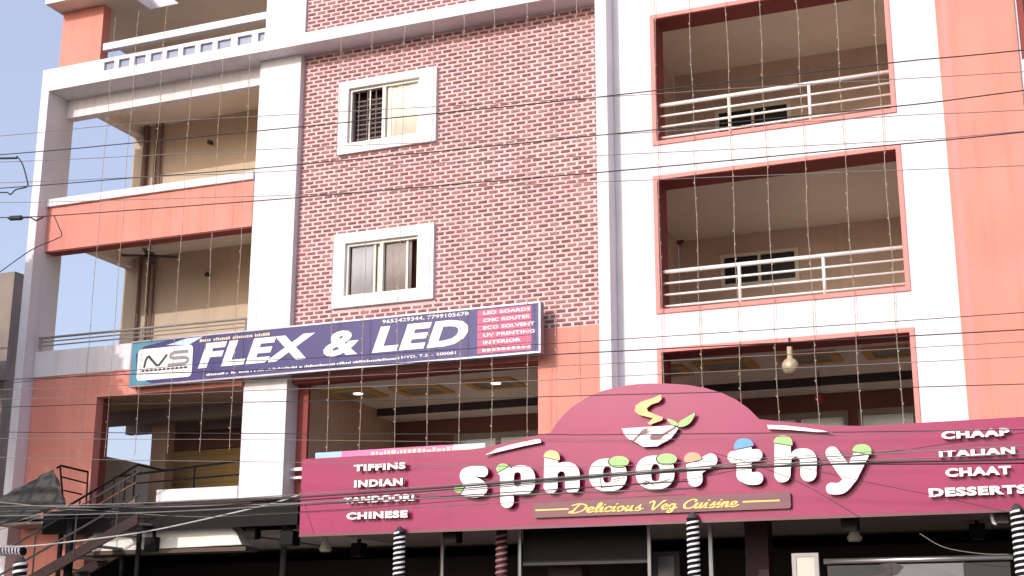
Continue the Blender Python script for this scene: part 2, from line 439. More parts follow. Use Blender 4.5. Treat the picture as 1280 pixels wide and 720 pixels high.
for c in brick_cells(-14.41, -8.005, 14.336, 17.6, []):
    rest.cur = random.choice((0, 0, 1, 2, 3)); brick_mesh(rest, c[0], c[1], c[2], c[3], YB+.046, YB+.064)
tag(rest.build('brick_courses', BRICKS, bw2), kind='stuff')

# ---- windows of the brick bay
def brick_window(x0, x1, z0, z1, ix0, ix1, iz0, iz1, kind):
    sur = wall('window', TRIMW, bld, x0, x1, z0, z1, -.085, .02, [(ix0, ix1, iz0, iz1)], bevel=.008)
    yf = -.01
    wall('frame', CREAM, sur, ix0+.002, ix1-.002, iz0+.002, iz1-.002, yf, yf+.09, [(ix0+.05, ix1-.05, iz0+.04, iz1-.05)])
    w = ix1-ix0; h0, h1 = iz0+.04, iz1-.05
    mid = ix0+w*.49
    B('mullion', CREAM, sur, (mid-.035, mid+.035, yf-.012, yf+.08, h0, h1))
    if kind == 'open':
        folds('curtain', CURTC, sur, mid+.14, ix1-.052, .06, h0, h1, .3, .008)
        B('pane', mat('pale_glass', (.70, .66, .60), .15, spec=.8), sur, (mid+.04, mid+.135, .05, .056, h0, h1))
        B('sash', CREAM, sur, (mid+.115, mid+.14, .045, .075, h0, h1), (ix1-.09, ix1-.055, .03, .065, h0, h1))
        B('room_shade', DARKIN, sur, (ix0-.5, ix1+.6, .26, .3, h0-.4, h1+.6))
        gb = MB()
        for k in range(9): gb.box(ix0+.14, mid-.04, .06, .075, h0+.06+k*.105, h0+.085+k*.105)
        for k in range(3): gb.box(ix0+.17+k*.2, ix0+.19+k*.2, .055, .07, h0, h1)
        gb.build('grille', mat('brown_grille', (.16, .10, .095), .6), sur)
        B('sash_rail', CREAM, sur, (ix0+.44, ix0+.465, .03, .05, h0, h1))
    else:
        folds('curtain', CURTG, sur, ix0+.09, mid-.20, .06, h0, h1, .3, .004)
        B('sash', CREAM, sur, (mid-.20, mid-.16, .03, .07, h0, h1), (mid+.55*(w/1.7), mid+.55*(w/1.7)+.04, .03, .07, h0, h1))
        B('blind', CURTC, sur, (mid-.155, mid-.04, .10, .12, h0, h1))
        folds('brown_curtain', CURTB, sur, mid+.05, ix1-.2, .07, h0, h1, .3, .005)
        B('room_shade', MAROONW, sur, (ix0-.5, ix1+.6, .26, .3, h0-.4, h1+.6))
    return sur
Yw = -.085
brick_window(-13.86, -11.59, 11.70, 13.32, -13.62, -11.98, 11.92, 13.14, 'open')
brick_window(-13.86, -11.59, 8.42, 9.98, -13.58, -11.94, 8.65, 9.76, 'shut')

# ---- lower coral wall and first floor opening under the brick
wall('coral_wall', CORAL, bld, -14.745, -8.0, 4.2, 7.619, .002, .25, [(-14.745, -9.42, 4.2, 7.03)])
B('opening_lining', REDIN, bld, (-14.74, -14.50, .26, .34, 4.2, 6.96), (-14.74, -9.42, .02, .33, 6.965, 7.028))

# ---- left balconies
def skewed(name, mt, x0, x1, z0, z1, yl, yr, th, bevel=.006):
    mb = MB(); mb.hexa([(x0,yl,z0),(x1,yr,z0),(x1,yr+th,z0),(x0,yl+th,z0),(x0,yl,z1),(x1,yr,z1),(x1,yr+th,z1),(x0,yl+th,z1)])
    return mb.build(name, mt, bld, bevel=bevel)
skewed('balcony_parapet', CORAL, -21.095, -15.77, 10.36, 11.38, -.28, -.18, .15)
skewed('parapet_cap', WHITE, -21.095, -15.772, 11.385, 11.56, -.36, -.24, .24, .01)
skewed('balcony_parapet', WHITE, -21.095, -15.77, 7.51, 8.08, -.28, -.20, .15)
for zt in (10.80, 7.49):        # balcony slabs
    B('balcony_slab', BEIGE, bld, (-20.76, -15.77, -.02, 2.1, zt-.02, zt+.14))
B('balcony_slab', BEIGE, bld, (-20.76, -15.77, .0, 2.1, 14.07, 14.084))
wall('balcony_back_wall', TAN, bld, -20.76, -15.77, 7.63, 10.78, 2.1, 2.3)
wall('balcony_back_wall', TAN, bld, -20.76, -15.77, 10.941, 14.07, 2.1, 2.3)
B('balcony_side_wall', TAN, bld, (-15.769, -15.6, .3, 2.3, 7.0, 14.07))
B('side_shade_strip', MAROONW, bld, (-15.80, -15.771, .02, .3, 8.1, 10.33), (-15.80, -15.771, .06, .29, 11.57, 13.63))  # dark maroon strips painted in for the shaded side of the openings
skewed('red_soffit', REDIN, -21.09, -15.80, 10.335, 10.358, -.26, -.16, .32, 0)
B('side_beam', BEIGE, bld, (-20.76, -20.5, .26, 2.1, 10.55, 10.78), (-20.76, -20.5, .26, 2.1, 13.85, 14.07))
for x, z0, z1, r_ in ((-20.25, 7.63, 10.78, .045), (-19.98, 7.63, 10.78, .028), (-19.85, 7.63, 10.78, .028), (-20.35, 10.94, 14.07, .07), (-20.05, 10.94, 14.07, .035), (-19.9, 10.94, 14.07, .028)):
    mb = MB(); mb.tube([(x, 2.03, z0), (x, 2.03, z1)], r_, 8); mb.build('pipe', PIPE, bld)
rl = MB(); rl.tube([(-21.08, -.20, 8.40), (-15.78, -.10, 8.40)], .028, 8)
rail = rl.build('balcony_railing', RAILG, bld)
for z in (8.31, 8.22): 
    mb = MB(); mb.tube([(-21.08, -.20, z), (-15.78, -.10, z)], .016, 6); mb.build('rail', RAILG, rail)
for x, y in ((-21.02, -.199), (-18.4, -.15), (-15.84, -.102)):
    mb = MB(); mb.tube([(x, y, 8.08), (x, y, 8.40)], .022, 6); mb.build('post', RAILG, rail)

# ---- first floor, left bay
wall('coral_wall', CORAL, bld, -21.095, -19.36, .15, 7.508, -.25, -.02)
B('red_lining', REDIN, bld, (-19.6, -19.364, -.018, .22, 4.5, 7.0))
wall('coral_lintel', CORAL, bld, -19.358, -15.77, 6.97, 7.508, -.245, -.02)
B('white_ledge', WHITE, bld, (-17.72, -15.77, -.2, .5, 4.70, 4.95), bevel=.02)
B('first_floor_ceiling', BROWNW, bld, (-20.9, -15.77, -.04, 4.0, 7.03, 7.2))
B('ceiling_drop', mat('drop_grey', (.26, .22, .20), .8), bld, (-20.9, -15.77, 1.7, 2.0, 6.75, 7.029), (-20.9, -15.77, 2.75, 2.95, 6.7, 7.029))
_a = at(186, 600, 2.2).x; _b = at(205, 600, 2.2).x
B('brown_post', BROWNW, bld, (_a, _b, 2.2, 2.5, 4.1, 7.02))
_s = at(207, 590, 3.2).x
sh = B('roller_shutter', OCHRE, bld, (_s, -15.78, 3.2, 3.26, 4.1, 6.3))
for k in range(13): B('slat', OCHRE, sh, (_s+.01, -15.79, 3.182, 3.199, 4.25+k*.16, 4.25+k*.16+.135))
B('shutter_hood', MAROONW, bld, (_s, -15.78, 3.1, 3.4, 6.3, 6.75))
B('side_parapet', TAN, bld, (-20.95, -20.8, .3, 5.0, 4.2, 6.08))
B('bay_side_wall', MAROONW, bld, (-15.769, -15.6, .31, 4.0, 4.0, 6.99))
rl = MB(); rl.tube([(-19.2, .35, 5.35), (-15.78, .35, 5.55)], .025, 6)
rail = rl.build('balcony_railing', BLACK, bld)
mb = MB(); mb.tube([(-18.9, .35, 5.18), (-15.78, .35, 5.26)], .018, 6); mb.build('rail', BLACK, rail)
for x in (-18.7, -17.2):
    mb = MB(); mb.tube([(x, .35, 4.7), (x, .35, 5.46)], .02, 6); mb.build('post', BLACK, rail)

# ---- right block: white frame strip, white wall with three openings, coral wall
YR = -.22
B('frame_strip', WHITE, bld, (-8.0, -7.77, YB-.004, .26, 4.2, 18.0), bevel=.012)
OPS = [(-7.02, -2.58, 10.88, 13.53), (-7.03, -2.56, 7.65, 10.285), (-7.035, -2.55, 4.4, 7.02)]
T = .085
wall('white_wall', WHITE, bld, -7.768, -1.80, 4.0, 18.0, YR, .10, [(a+.01, b-.01, c+.01, d-.01) for a, b, c, d in OPS])
wall('coral_wall', CORAL, bld, -1.797, -.50, 4.0, 18.0, YR-.012, .12)
B('coral_strip', CORALT, bld, (-1.72, -1.60, YR-.016, YR-.0122, 4.0, 18))
for (a, b, c, d) in OPS:
    wall('opening_trim', CORALT, bld, a, b, c, d, YR-.03, YR+.30, [(a+T, b-T, c+T, d-T)], bevel=.008)
    B('red_lintel', REDIN, bld, (a+T, b-T, YR+.02, .36, d-T-.012, d-T-.002))
    B('red_reveal', REDIN, bld, (a+T-.004, a+T+.012, YR+.06, .30, c+T, d-T-.014))
for k, (a, b, c, d) in enumerate(OPS[:2]):     # upper rooms
    zc = d+.555
    B('room_ceiling', BEIGE, bld, (-7.75, -1.0, .11, 4.0, zc, zc+.1))
    B('room_floor', TILE, bld, (-7.75, -1.0, .31, 4.0, c-.6, c-.5))
    wall('room_back_wall', ROOMW, bld, -7.75, -1.0, c-.5, zc, 4.0, 4.15)
    B('room_side_wall', ROOMW, bld, (-7.77, -7.752, .27, 4.0, c-.5, zc), (-1.0, -.9, .11, 4.0, c-.5, zc))
    wx0, wx1 = (-6.84, -5.2); wz0, wz1 = (12.25, 13.12) if k == 0 else (9.15, 9.86)
    wf = wall('window', CREAM, bld, wx0, wx1, wz0, wz1, 3.94, 3.998, [(wx0+.08, (wx0+wx1)/2-.03, wz0+.07, wz1-.07), ((wx0+wx1)/2+.03, wx1-.08, wz0+.07, wz1-.07)])
    for q in ((wx0+.08, (wx0+wx1)/2-.03), ((wx0+wx1)/2+.03, wx1-.08)): B('pane', GLASSD, wf, (q[0]+.002, q[1]-.002, 3.965, 3.98, wz0+.072, wz1-.072))
    # railing in the opening
    zt = at(829, 340.6, -.05).z if k == 1 else at(826, 132.5, -.05).z
    rl = MB(); rl.tube([(a+T-.02, -.05, zt), (b-T+.02, -.05, zt)], .042, 8)
    rail = rl.build('railing', RAILW, bld, smooth=True)
    for q in range(3):
        mb = MB(); mb.tube([(a+T-.02, -.05, zt-.215*(q+1)), (b-T+.02, -.05, zt-.215*(q+1))], .024, 8); mb.build('rail', RAILW, rail, smooth=True)
    for pxx in ((925, 1031) if k == 1 else (912, 1013)):
        x = at(pxx, 360 if k == 1 else 145, -.05).x
        mb = MB(); mb.tube([(x, -.05, c+T), (x, -.05, zt)], .032, 8); mb.build('post', RAILW, rail, smooth=True)
# next bay to the right of the coral wall
wall('white_wall', WHITE, bld, -.497, 6.0, 4.0, 18.0, -.16, .1, [(-.46, 3.2, 11.55, 14.2), (-.46, 3.2, 8.3, 10.9)])
B('red_lintel', REDIN, bld, (-.459, -.36, -.14, .5, 11.55, 14.2))
B('bay_back_wall', BROWNW, bld, (-.899, 4, 2.5, 2.7, 7.8, 15))
rl = MB(); rl.tube([(-.45, -.08, 11.80), (3.2, -.08, 11.80)], .042, 8); rail = rl.build('railing', RAILW, bld)
for q in (1, 2):
    mb = MB(); mb.tube([(-.45, -.08, 11.80-.12*q), (3.2, -.08, 11.80-.12*q)], .024, 8); mb.build('rail', RAILW, rail)
# ---- first floor dining hall behind the openings
ZC = 6.965
B('hall_ceiling', BEIGE, bld, (-14.5, -1.0, .34, 3.2, ZC, ZC+.06))
B('ceiling_step', CHAR, bld, (-14.5, -1.0, 3.2, 3.26, 6.80, ZC+.06))
B('lower_ceiling', BEIGE, bld, (-14.5, -1.0, 3.262, 4.1, 6.80, 6.86))
B('hall_back_wall', MAROONW, bld, (-14.5, -1.0, 4.1, 4.3, 4.1, 6.86))
B('hall_side_wall', BROWNW, bld, (-14.7, -14.501, .33, 4.3, 4.1, 7.0), (-1.0, -.9, .12, 4.3, 4.1, 7.0))
B('hall_floor', TILE, bld, (-21.0, -.9, .3, 5.0, 4.0, 4.1))
B('side_shutter', OCHRE, bld, (-14.49, -13.2, 3.9, 4.0, 4.1, 6.2))
for (x0, x1) in ((-13.0, -10.9), (-10.7, -8.7), (-6.4, -4.4), (-4.2, -2.0)):
    wf = wall('window', mat('hall_frame', (.20, .17, .15), .5), bld, x0, x1, 5.2, 6.42, 4.02, 4.099, [(x0+.08, (x0+x1)/2-.05, 5.3, 6.30), ((x0+x1)/2+.05, x1-.08, 5.3, 6.30)])
    for q in ((x0+.08, (x0+x1)/2-.05), ((x0+x1)/2+.05, x1-.08)): B('pane', mat('hall_glass', (.06, .10, .15), .15, spec=.8), wf, (q[0]+.002, q[1]-.002, 4.05, 4.06, 5.302, 6.298))
def coffer(cx, cy, w=1.08, d=.9, lit=True):
    z = ZC-.004
    fr = MB()
    for (a0, a1, b0, b1) in ((cx-w/2, cx+w/2, cy-d/2, cy-d/2+.13), (cx-w/2, cx+w/2, cy+d/2-.13, cy+d/2), (cx-w/2, cx-w/2+.16, cy-d/2+.13, cy+d/2-.13), (cx+w/2-.16, cx+w/2, cy-d/2+.13, cy+d/2-.13)):
        fr.box(a0, a1, b0, b1, z-.05, z)
    c = fr.build('ceiling_coffer', ORANGE, bld)
    B('inset_panel', SLATE, c, (cx-w/2+.16, cx+w/2-.16, cy-d/2+.13, cy+d/2-.13, z-.012, z-.002))
    if lit:
        mb = MB(); mb.tube([(cx+.05, cy, z-.03), (cx+.05, cy, z-.012)], .10, 12); mb.build('downlight', LIT, c)
for pxx, pyy, lit in ((445, 491, True), (527, 486, False), (617, 478, True), (372, 497, False)):
    p = at_z(pxx, pyy, ZC); coffer(p.x, p.y, lit=lit)
for pxx, pyy in ((908, 455), (1012, 446), (1118, 438), (826, 463)):
    p = at_z(pxx, pyy, ZC); coffer(p.x, p.y, lit=False)

# ---- ground floor: canopy, porch ceiling, dark hall
ZP = 3.95
B('porch_ceiling', mat('porch_brown', (.30, .24, .20), .85), bld, (-13.7, 6, -1.15, 5.0, ZP, ZP+.05), (-21.0, -13.702, -1.15, 5.0, 4.25, 4.3))
B('ceiling_edge', BEIGE, bld, (-13.72, -13.703, -1.15, 5.0, ZP, 4.249))
B('canopy_fascia', BLACK, bld, (-19.6, -13.7, -1.3, -1.16, 4.02, 4.46))
B('canopy_roof', CONC, bld, (-21.0, 6, -1.15, 0.0, 4.36, 4.44))
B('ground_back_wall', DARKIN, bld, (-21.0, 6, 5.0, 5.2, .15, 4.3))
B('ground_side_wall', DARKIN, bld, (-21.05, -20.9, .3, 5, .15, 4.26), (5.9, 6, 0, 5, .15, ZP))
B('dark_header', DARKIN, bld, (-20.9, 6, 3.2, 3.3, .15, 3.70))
B('hall_floor', PAVE, bld, (-21.0, 6, -1.9, 5.0, .0, .152))
B('hall_column', mat('dark_column', (.035, .012, .015), .7), bld, (-9.35, -8.7, .3, .7, .15, ZP), (-5.7, -5.3, .3, .7, .15, ZP))

# ================================================================== FLEX & LED SIGN
YS = -.46
fx0, fx1, fz0, fz1 = -18.36, -9.215, 7.10, 8.02
fs = empty('shop_sign', (-13.8, YS, 7.1), 'long violet FLEX & LED sign board across the white pier', 'sign')
B('panel', NAVY, fs, (fx0, fx1, YS, YS+.02, fz0, fz1))
wall('edge_frame', ALU, fs, fx0-.03, fx1+.03, fz0-.03, fz1+.03, YS-.012, YS+.17, [(fx0+.005, fx1-.005, fz0+.005, fz1-.005)])
B('back_bracket', ALU, fs, (-15.5, -15.0, YS+.03, -.172, 7.3, 7.8), (-9.6, -9.5, YS+.03, -.002, 7.63, 7.75))
yp = YS-.004
def S(px, py): p = at(px, py, YS); return p.x, p.z
def fprint(name, txt, bl, tr, mt, bold, shear=0.0, dy=.003):
    x0, z0 = S(*bl); x1, z1 = S(*tr)
    join(text_islands(txt, x0, x1, z0, z1, yp-dy, yp, bold, shear)).build(name, [mt, mt], fs)
for i_, b in enumerate(text_islands('FLEX', *[S(247.4, 463)[0], S(394, 420)[0], 7.345, 7.86], yp-.004, yp, .045, .22)): b.build('letter', [PRINTW, PRINTW], fs)
for b in text_islands('&', S(404, 448)[0], S(449, 412)[0], 7.345, 7.85, yp-.004, yp, .04, .16): b.build('letter', [PRINTW, PRINTW], fs)
for b in text_islands('LED', S(465, 443)[0], S(585.5, 404)[0], 7.345, 7.85, yp-.004, yp, .045, .22): b.build('letter', [PRINTW, PRINTW], fs)
# phone line, address line, heading line
x0 = S(478, 405)[0]; x1 = S(586, 393)[0]
join(text_islands('9652429344, 7799105678', x0, x1, 7.90, 7.985, yp-.003, yp, .015)).build('phone_number', [PRINTW, PRINTW], fs)
x0 = S(250, 425)[0]; x1 = S(336, 415)[0]
mb = MB()
x = x0
while x < x1:
    w_ = random.uniform(.02, .05)
    if random.random() < .88: mb.box(x, x+w_, yp-.003, yp, 7.895, 7.895+random.choice((.05, .06, .045)))
    x += w_+.014
mb.build('heading_print', PRINTY, fs)
x = S(258, 473)[0]; x1 = S(570, 446)[0]; mb = MB()
while x < x1-1.2:
    w_ = random.uniform(.014, .038)
    if random.random() < .84: mb.box(x, x+w_, yp-.003, yp, 7.175, 7.175+random.choice((.03, .045, .034, .03)))
    x += w_+.012
mb.build('address_print', PRINTW, fs)
join(text_islands('HYD, T.S. - 500081', x1-1.15, x1, 7.17, 7.235, yp-.003, yp, .012)).build('address_print', [PRINTW, PRINTW], fs)
# logo plate at the left end
lx0, lx1 = S(171, 470)[0], S(239.5, 470)[0]
def rrect(x0, x1, z0, z1, r, n=5):
    out = []
    for cx, cz, a in ((x1-r, z0+r, -90), (x1-r, z1-r, 0), (x0+r, z1-r, 90), (x0+r, z0+r, 180)):
        for k in range(n+1):
            t = math.radians(a+90*k/n); out.append((cx+r*math.cos(t), cz+r*math.sin(t)))
    return out
plate([[(fx0+.006, fz0+.01), (fx0+.55, fz0+.01), (fx0+.35, fz0+.10), (fx0+.15, fz0+.2), (fx0+.1, fz1-.25), (fx0+.3, fz1-.1), (fx0+.9, fz1-.02), (fx0+.006, fz1-.02)]], yp-.002, yp, 'teal_print', TEAL, fs)
plate([[(fx0+.85, fz1-.12), (fx0+1.35, fz1-.02), (fx0+1.75, fz1-.012), (fx0+1.4, fz1-.16)]], yp-.002, yp, 'pale_print', PALEB, fs)
plate([rrect(lx0, lx1, 7.19, 7.86, .09)], yp-.006, yp-.003, 'logo_plate', PRINTW, fs)
y2 = yp-.007
def stroke_poly(pts, w):
    P = [Vector((p[0], p[1])) for p in pts]; L = []; R = []
    for i in range(len(P)):
        d = (P[min(i+1, len(P)-1)]-P[max(i-1, 0)]).normalized(); nrm = Vector((-d.y, d.x))*w/2
        L.append(P[i]+nrm); R.append(P[i]-nrm)
    return [tuple(p) for p in L]+[tuple(p) for p in reversed(R)]
lw = lx1-lx0
def LP(u, w): return (lx0+u*lw, 7.19+w*.67)
plate([stroke_poly([LP(.13, .40), LP(.15, .62), LP(.18, .73)] + [LP(.20, .76), LP(.36, .44), LP(.40, .44), LP(.54, .76)], .055)], y2-.002, y2, 'logo_letter', INK, fs)
plate([stroke_poly([LP(.92, .80), LP(.66, .80), LP(.60, .74), LP(.60, .66), LP(.66, .62), LP(.86, .62), LP(.92, .57), LP(.92, .48), LP(.86, .42), LP(.56, .42)], .07)], y2-.002, y2, 'logo_letter', GREYI, fs)
mb = MB()
for k in range(11): mb.box(LP(.09+k*.077, 0)[0], LP(.09+k*.077+.05, 0)[0], y2-.002, y2, LP(0, .27)[1], LP(0, .335)[1])
mb.box(LP(.08, 0)[0], LP(.93, 0)[0], y2-.0025, y2, LP(0, .29)[1], LP(0, .31)[1]); mb.build('logo_caption', INK, fs)
# list of services on pink rows
rx0, rx1 = S(597, 410)[0], S(664.5, 400)[0]
rows = ['LED BOARDS', 'CNC ROUTER', 'ECO SOLVENT', 'UV PRINTING', 'INTERIOR', None]
for i, t_ in enumerate(rows):
    z1 = 7.985-i*.143; z0 = z1-.125
    r_ = B('list_row', PINKP, fs, (rx0, rx1, yp-.004, yp, z0, z1))
    if t_:
        join(text_islands(t_, rx0+.12, rx0+.12+.095*len(t_), z0+.03, z1-.03, yp-.007, yp-.0045, .03)).build('row_text', [PRINTW, PRINTW], r_)
    else:
        mb = MB(); x = rx0+.1
        for k in range(10): mb.box(x, x+.07, yp-.007, yp-.0045, z0+.035, z1-.04); x += .1
        mb.build('row_text', PRINTW, r_)

# ================================================================== RESTAURANT SIGN
YQ = -1.30
rs = empty('restaurant_sign', (-7.0, YQ, 3.83), 'wide magenta sphoorthy restaurant sign with arched top and white letters', 'sign')
def Q(px, py): p = at(px, py, YQ); return (p.x, p.z)
zb = 3.825
arch = [(688,541),(694,531),(703,520),(716,508),(733,497),(752,489),(775,483),(797,480),(815,479.3),(835,479.5),(858,481),(880,484.5),(902,491),(921,500),(936,511),(949,524)]
ql = [Q(379,574)]; zl = ql[0][1]
xl = Q(376, 620)[0]
top_l = [(xl, zl), (Q(590,560)[0], zl), (Q(612,558)[0], zl+.03), (Q(640,551)[0], Q(640,551)[1]), Q(672, 544)]
top_r = [Q(949,524), Q(985,527.5), Q(1030,531.5), (Q(1080,533)[0], 5.23), (.6, 5.23)]
outline = [(xl, zb)] + [(.6, zb)] + list(reversed(top_r)) + [Q(*p) for p in reversed(arch)] + list(reversed(top_l))
# drop duplicate shoulder point
clean = []
for p in outline:
    if not clean or (abs(p[0]-clean[-1][0])+abs(p[1]-clean[-1][1])) > .004: clean.append(p)
plate([clean], YQ, YQ+.05, 'panel', [MAG, MAGD], rs)
B('back_frame', BLACK, rs, (xl+.05, .5, YQ+.052, YQ+.12, zb+.05, zb+.12), (xl+.05, .5, YQ+.052, YQ+.12, 5.0, 5.07), *[(x, x+.06, YQ+.052, YQ+.12, zb+.12, 5.0) for x in np.arange(xl+.1, .4, 2.2)])
B('bottom_edge', MAGD, rs, (xl, .6, YQ-.012, YQ-.002, zb-.035, zb+.012))
# seams between the composite sheets
for pxx in (560, 760, 1130): B('seam', MAGD, rs, (Q(pxx, 600)[0], Q(pxx, 600)[0]+.006, YQ-.0015, YQ-.0005, zb+.02, 5.2))
def word(txt, bl, tr, bold=.055):
    x0, z0 = Q(*bl); x1, z1 = Q(*tr)
    for b in text_islands(txt, x0, x1, z0, z1, YQ-.125, YQ-.085, bold): b.build('letter', [LETW, EDGEK], rs)
word('TIFFINS', (446, 590.5), (511, 578.5)); word('INDIAN', (446.5, 610.5), (507.5, 598.5)); word('TANDOORI', (433.5, 630.5), (521.5, 618)); word('CHINESE', (437, 650.5), (513.5, 638.5))
word('CHAAP', (1178, 550.7), (1262.6, 536)); word('ITALIAN', (1175, 573.5), (1269, 559)); word('CHAAT', (1183, 597.6), (1264, 583)); word('DESSERTS', (1162.5, 622.6), (1284, 606.5))
# --- big rounded letters from implicit strokes (field < 0 inside)
Z5 = 5.5375
class Fld:
    def __init__(s, x0, x1, y0, y1, st=2.0):
        s.x = np.arange(x0, x1, st); s.y = np.arange(y0, y1, st); s.X, s.Y = np.meshgrid(s.x, s.y)
def cap(F, a, b, ra, rb=None):
    rb = ra if rb is None else rb
    ax, ay = a; bx, by = b; dx, dy = bx-ax, by-ay; L = dx*dx+dy*dy+1e-9
    t = np.clip(((F.X-ax)*dx+(F.Y-ay)*dy)/L, 0, 1)
    return np.hypot(F.X-ax-t*dx, F.Y-ay-t*dy)-(ra+(rb-ra)*t)
def path(F, pts, r):
    P = [(p.x, p.y) for p in catmull([(p[0], p[1], 0) for p in pts], 5)]
    f = None
    for a, b in zip(P, P[1:]):
        c = cap(F, a, b, r); f = c if f is None else np.minimum(f, c)
    return f
def sup(F, c, rx, ry, n=2.4):
    return ((np.abs((F.X-c[0])/rx)**n+np.abs((F.Y-c[1])/ry)**n)**(1/n)-1)*min(rx, ry)
def contours(F, f):
    f = np.where(np.abs(f) < 1e-6, 1e-6, f); nx, ny = len(F.x), len(F.y); seg = {}
    ins = f < 0
    c = ins[:-1,:-1]*1+ins[:-1,1:]*2+ins[1:,1:]*4+ins[1:,:-1]*8
    js, is_ = np.nonzero((c > 0) & (c < 15))
    tab = {1:[(3,0)],2:[(0,1)],3:[(3,1)],4:[(1,2)],5:[(3,2),(1,0)],6:[(0,2)],7:[(3,2)],8:[(2,3)],9:[(2,0)],10:[(0,3),(2,1)],11:[(2,1)],12:[(1,3)],13:[(1,0)],14:[(0,3)]}
    pos = {}
    def ev(j, i, e):
        if e == 0: k = ('h', j, i); A = (j, i); Bv = (j, i+1)
        elif e == 1: k = ('v', j, i+1); A = (j, i+1); Bv = (j+1, i+1)
        elif e == 2: k = ('h', j+1, i); A = (j+1, i); Bv = (j+1, i+1)
        else: k = ('v', j, i); A = (j, i); Bv = (j+1, i)
        if k not in pos:
            fa, fb = f[A], f[Bv]; t = fa/(fa-fb)
            pos[k] = (F.x[A[1]]+t*(F.x[Bv[1]]-F.x[A[1]]), F.y[A[0]]+t*(F.y[Bv[0]]-F.y[A[0]]))
        return k
    for j, i in zip(js, is_):
        for a, b in tab[int(c[j, i])]: seg[ev(j, i, a)] = ev(j, i, b)
    loops = []
    while seg:
        k0, k = seg.popitem(); lp = [k0]
        while k != k0 and k in seg: lp.append(k); k = seg.pop(k)
        if len(lp) > 8: loops.append([pos[q] for q in lp[::2]])
    return loops
def zq(org): return lambda p: Q(org[0]+p[0]/Z5, org[1]+p[1]/Z5)
Z1, Z2, Z3, Z4 = (560,530), (700,530), (840,530), (960,530)
def big(name, org, F, f, capf=None, capmat=None):
    cv = zq(org)
    o = plate([[cv(p) for p in l] for l in contours(F, f)], YQ-.14, YQ-.075, name, [LETW, EDGEK], rs)
    if capf is not None:
        ls = contours(F, mx(capf-6, f)); 
        if ls: plate([[cv(p) for p in l] for l in ls], YQ-.1435, YQ-.1402, 'cap_dark_rim', [EDGEK, EDGEK], o)  # dark plate that edges the cap with a thin dark line
        ls = contours(F, capf)
        if ls: plate([[cv(p) for p in l] for l in ls], YQ-.150, YQ-.1437, 'colour_cap', [capmat, EDGEK], o)
    return o
mx, mn = np.maximum, np.minimum
F = Fld(40, 340, 250, 560)
s_ = path(F, [(262,337),(205,333),(146,350),(150,388),(208,410),(256,442),(240,474),(180,478),(138,464)], 37)
big('letter', Z1, F, mn(s_, cap(F, (100,462), (140,445), 22)), mx(sup(F, (104,458), 38, 26, 2), (F.X-128+(F.Y-458)*.6)), LEAFG)
F = Fld(330, 660, 250, 620)
p_ = mx(mn(mn(cap(F, (427,365), (430,540), 46), sup(F, (527,395), 97, 103)), sup(F, (405,322), 50, 44, 2)), -sup(F, (502,390), 25, 50, 3))
big('letter', Z1, F, p_, mx(sup(F, (403,318), 46, 38, 2), (F.X-400)*.55+(F.Y-322)), LEAFG)
F = Fld(640, 960, 160, 520)
h_ = mn(mn(cap(F, (735,240), (730,438), 48), cap(F, (880,350), (880,436), 50)), mx(sup(F, (833,372), 98, 102), F.Y-410))
h_ = mx(h_, -cap(F, (804,360), (804,560), 26))
big('letter', Z1, F, h_, mx(sup(F, (738,242), 56, 52, 2.2), F.Y-236-(F.X-690)*.22), CAPY)
F = Fld(190, 510, 220, 500)
o1_ = big('letter', Z2, F, mx(sup(F, (350,358), 130, 112), -sup(F, (346,358), 30, 56, 3)), mx(sup(F, (428,268), 68, 38, 2), -(F.X-358)*.5+(F.Y-268)*.9-38), LEAFG)
F = Fld(510, 840, 190, 490)
o2_ = big('letter', Z2, F, mx(sup(F, (675,342), 133, 116), -sup(F, (678,345), 30, 58, 3)), mx(sup(F, (758,250), 68, 38, 2), -(F.X-690)*.5+(F.Y-250)*.9-38), LEAFG)
F = Fld(80, 360, 180, 470)
r_ = mn(mn(cap(F, (165,275), (175,388), 52), cap(F, (195,305), (284,256), 50, 45)), sup(F, (160,255), 56, 46, 2))
big('letter', Z3, F, r_, mx(sup(F, (160,250), 60, 46, 2), (F.X-105)*-.1+(F.Y-250)+(F.X-160)*.35-12), CAPO)
F = Fld(370, 680, 80, 460)
t_ = mn(mn(cap(F, (512,165), (512,358), 52), cap(F, (440,236), (598,222), 41)), path(F, [(512,340),(530,375),(565,384),(600,382)], 44))
big('letter', Z3, F, t_, mx(sup(F, (512,166), 68, 58, 2.2), F.Y-172+(F.X-512)*.2), CAPB)
F = Fld(30, 380, 70, 440)
h_ = mn(mn(cap(F, (114,150), (112,355), 56), cap(F, (291,275), (292,350), 55)), mx(sup(F, (252,277), 98, 100), F.Y-310))
h_ = mx(h_, -cap(F, (203,266), (203,560), 30))
big('letter', Z4, F, h_, mx(sup(F, (117,146), 66, 58, 2.2), F.Y-138-(F.X-60)*.16), LEAFG)
F = Fld(380, 760, 130, 520)
y_ = mn(cap(F, (455,210), (548,340), 46, 50), path(F, [(656,215),(610,310),(570,395),(525,445),(485,455),(452,453)], 40))
y_ = mn(y_, cap(F, (658,212), (580,370), 52, 50))
big('letter', Z4, F, y_, mx(sup(F, (660,200), 66, 52, 2.2), F.Y-196-(F.X-600)*.22), LEAFG)
cv2 = zq(Z2)
for par_, strokes in ((o1_, ([(296,378),(300,412),(310,450)], [(388,392),(425,384),(468,376)], [(394,405),(430,398)], [(300,446),(370,440),(440,430)])), (o2_, ([(575,420),(610,408),(640,405)], [(600,395),(640,415),(675,435)], [(588,432),(625,424)], [(690,412),(740,400),(780,388)]))):
    for st_ in strokes: plate([[cv2(p) for p in stroke_poly(st_, 6)]], YQ-.1425, YQ-.1402, 'cutlery_mark', MAGD, par_)
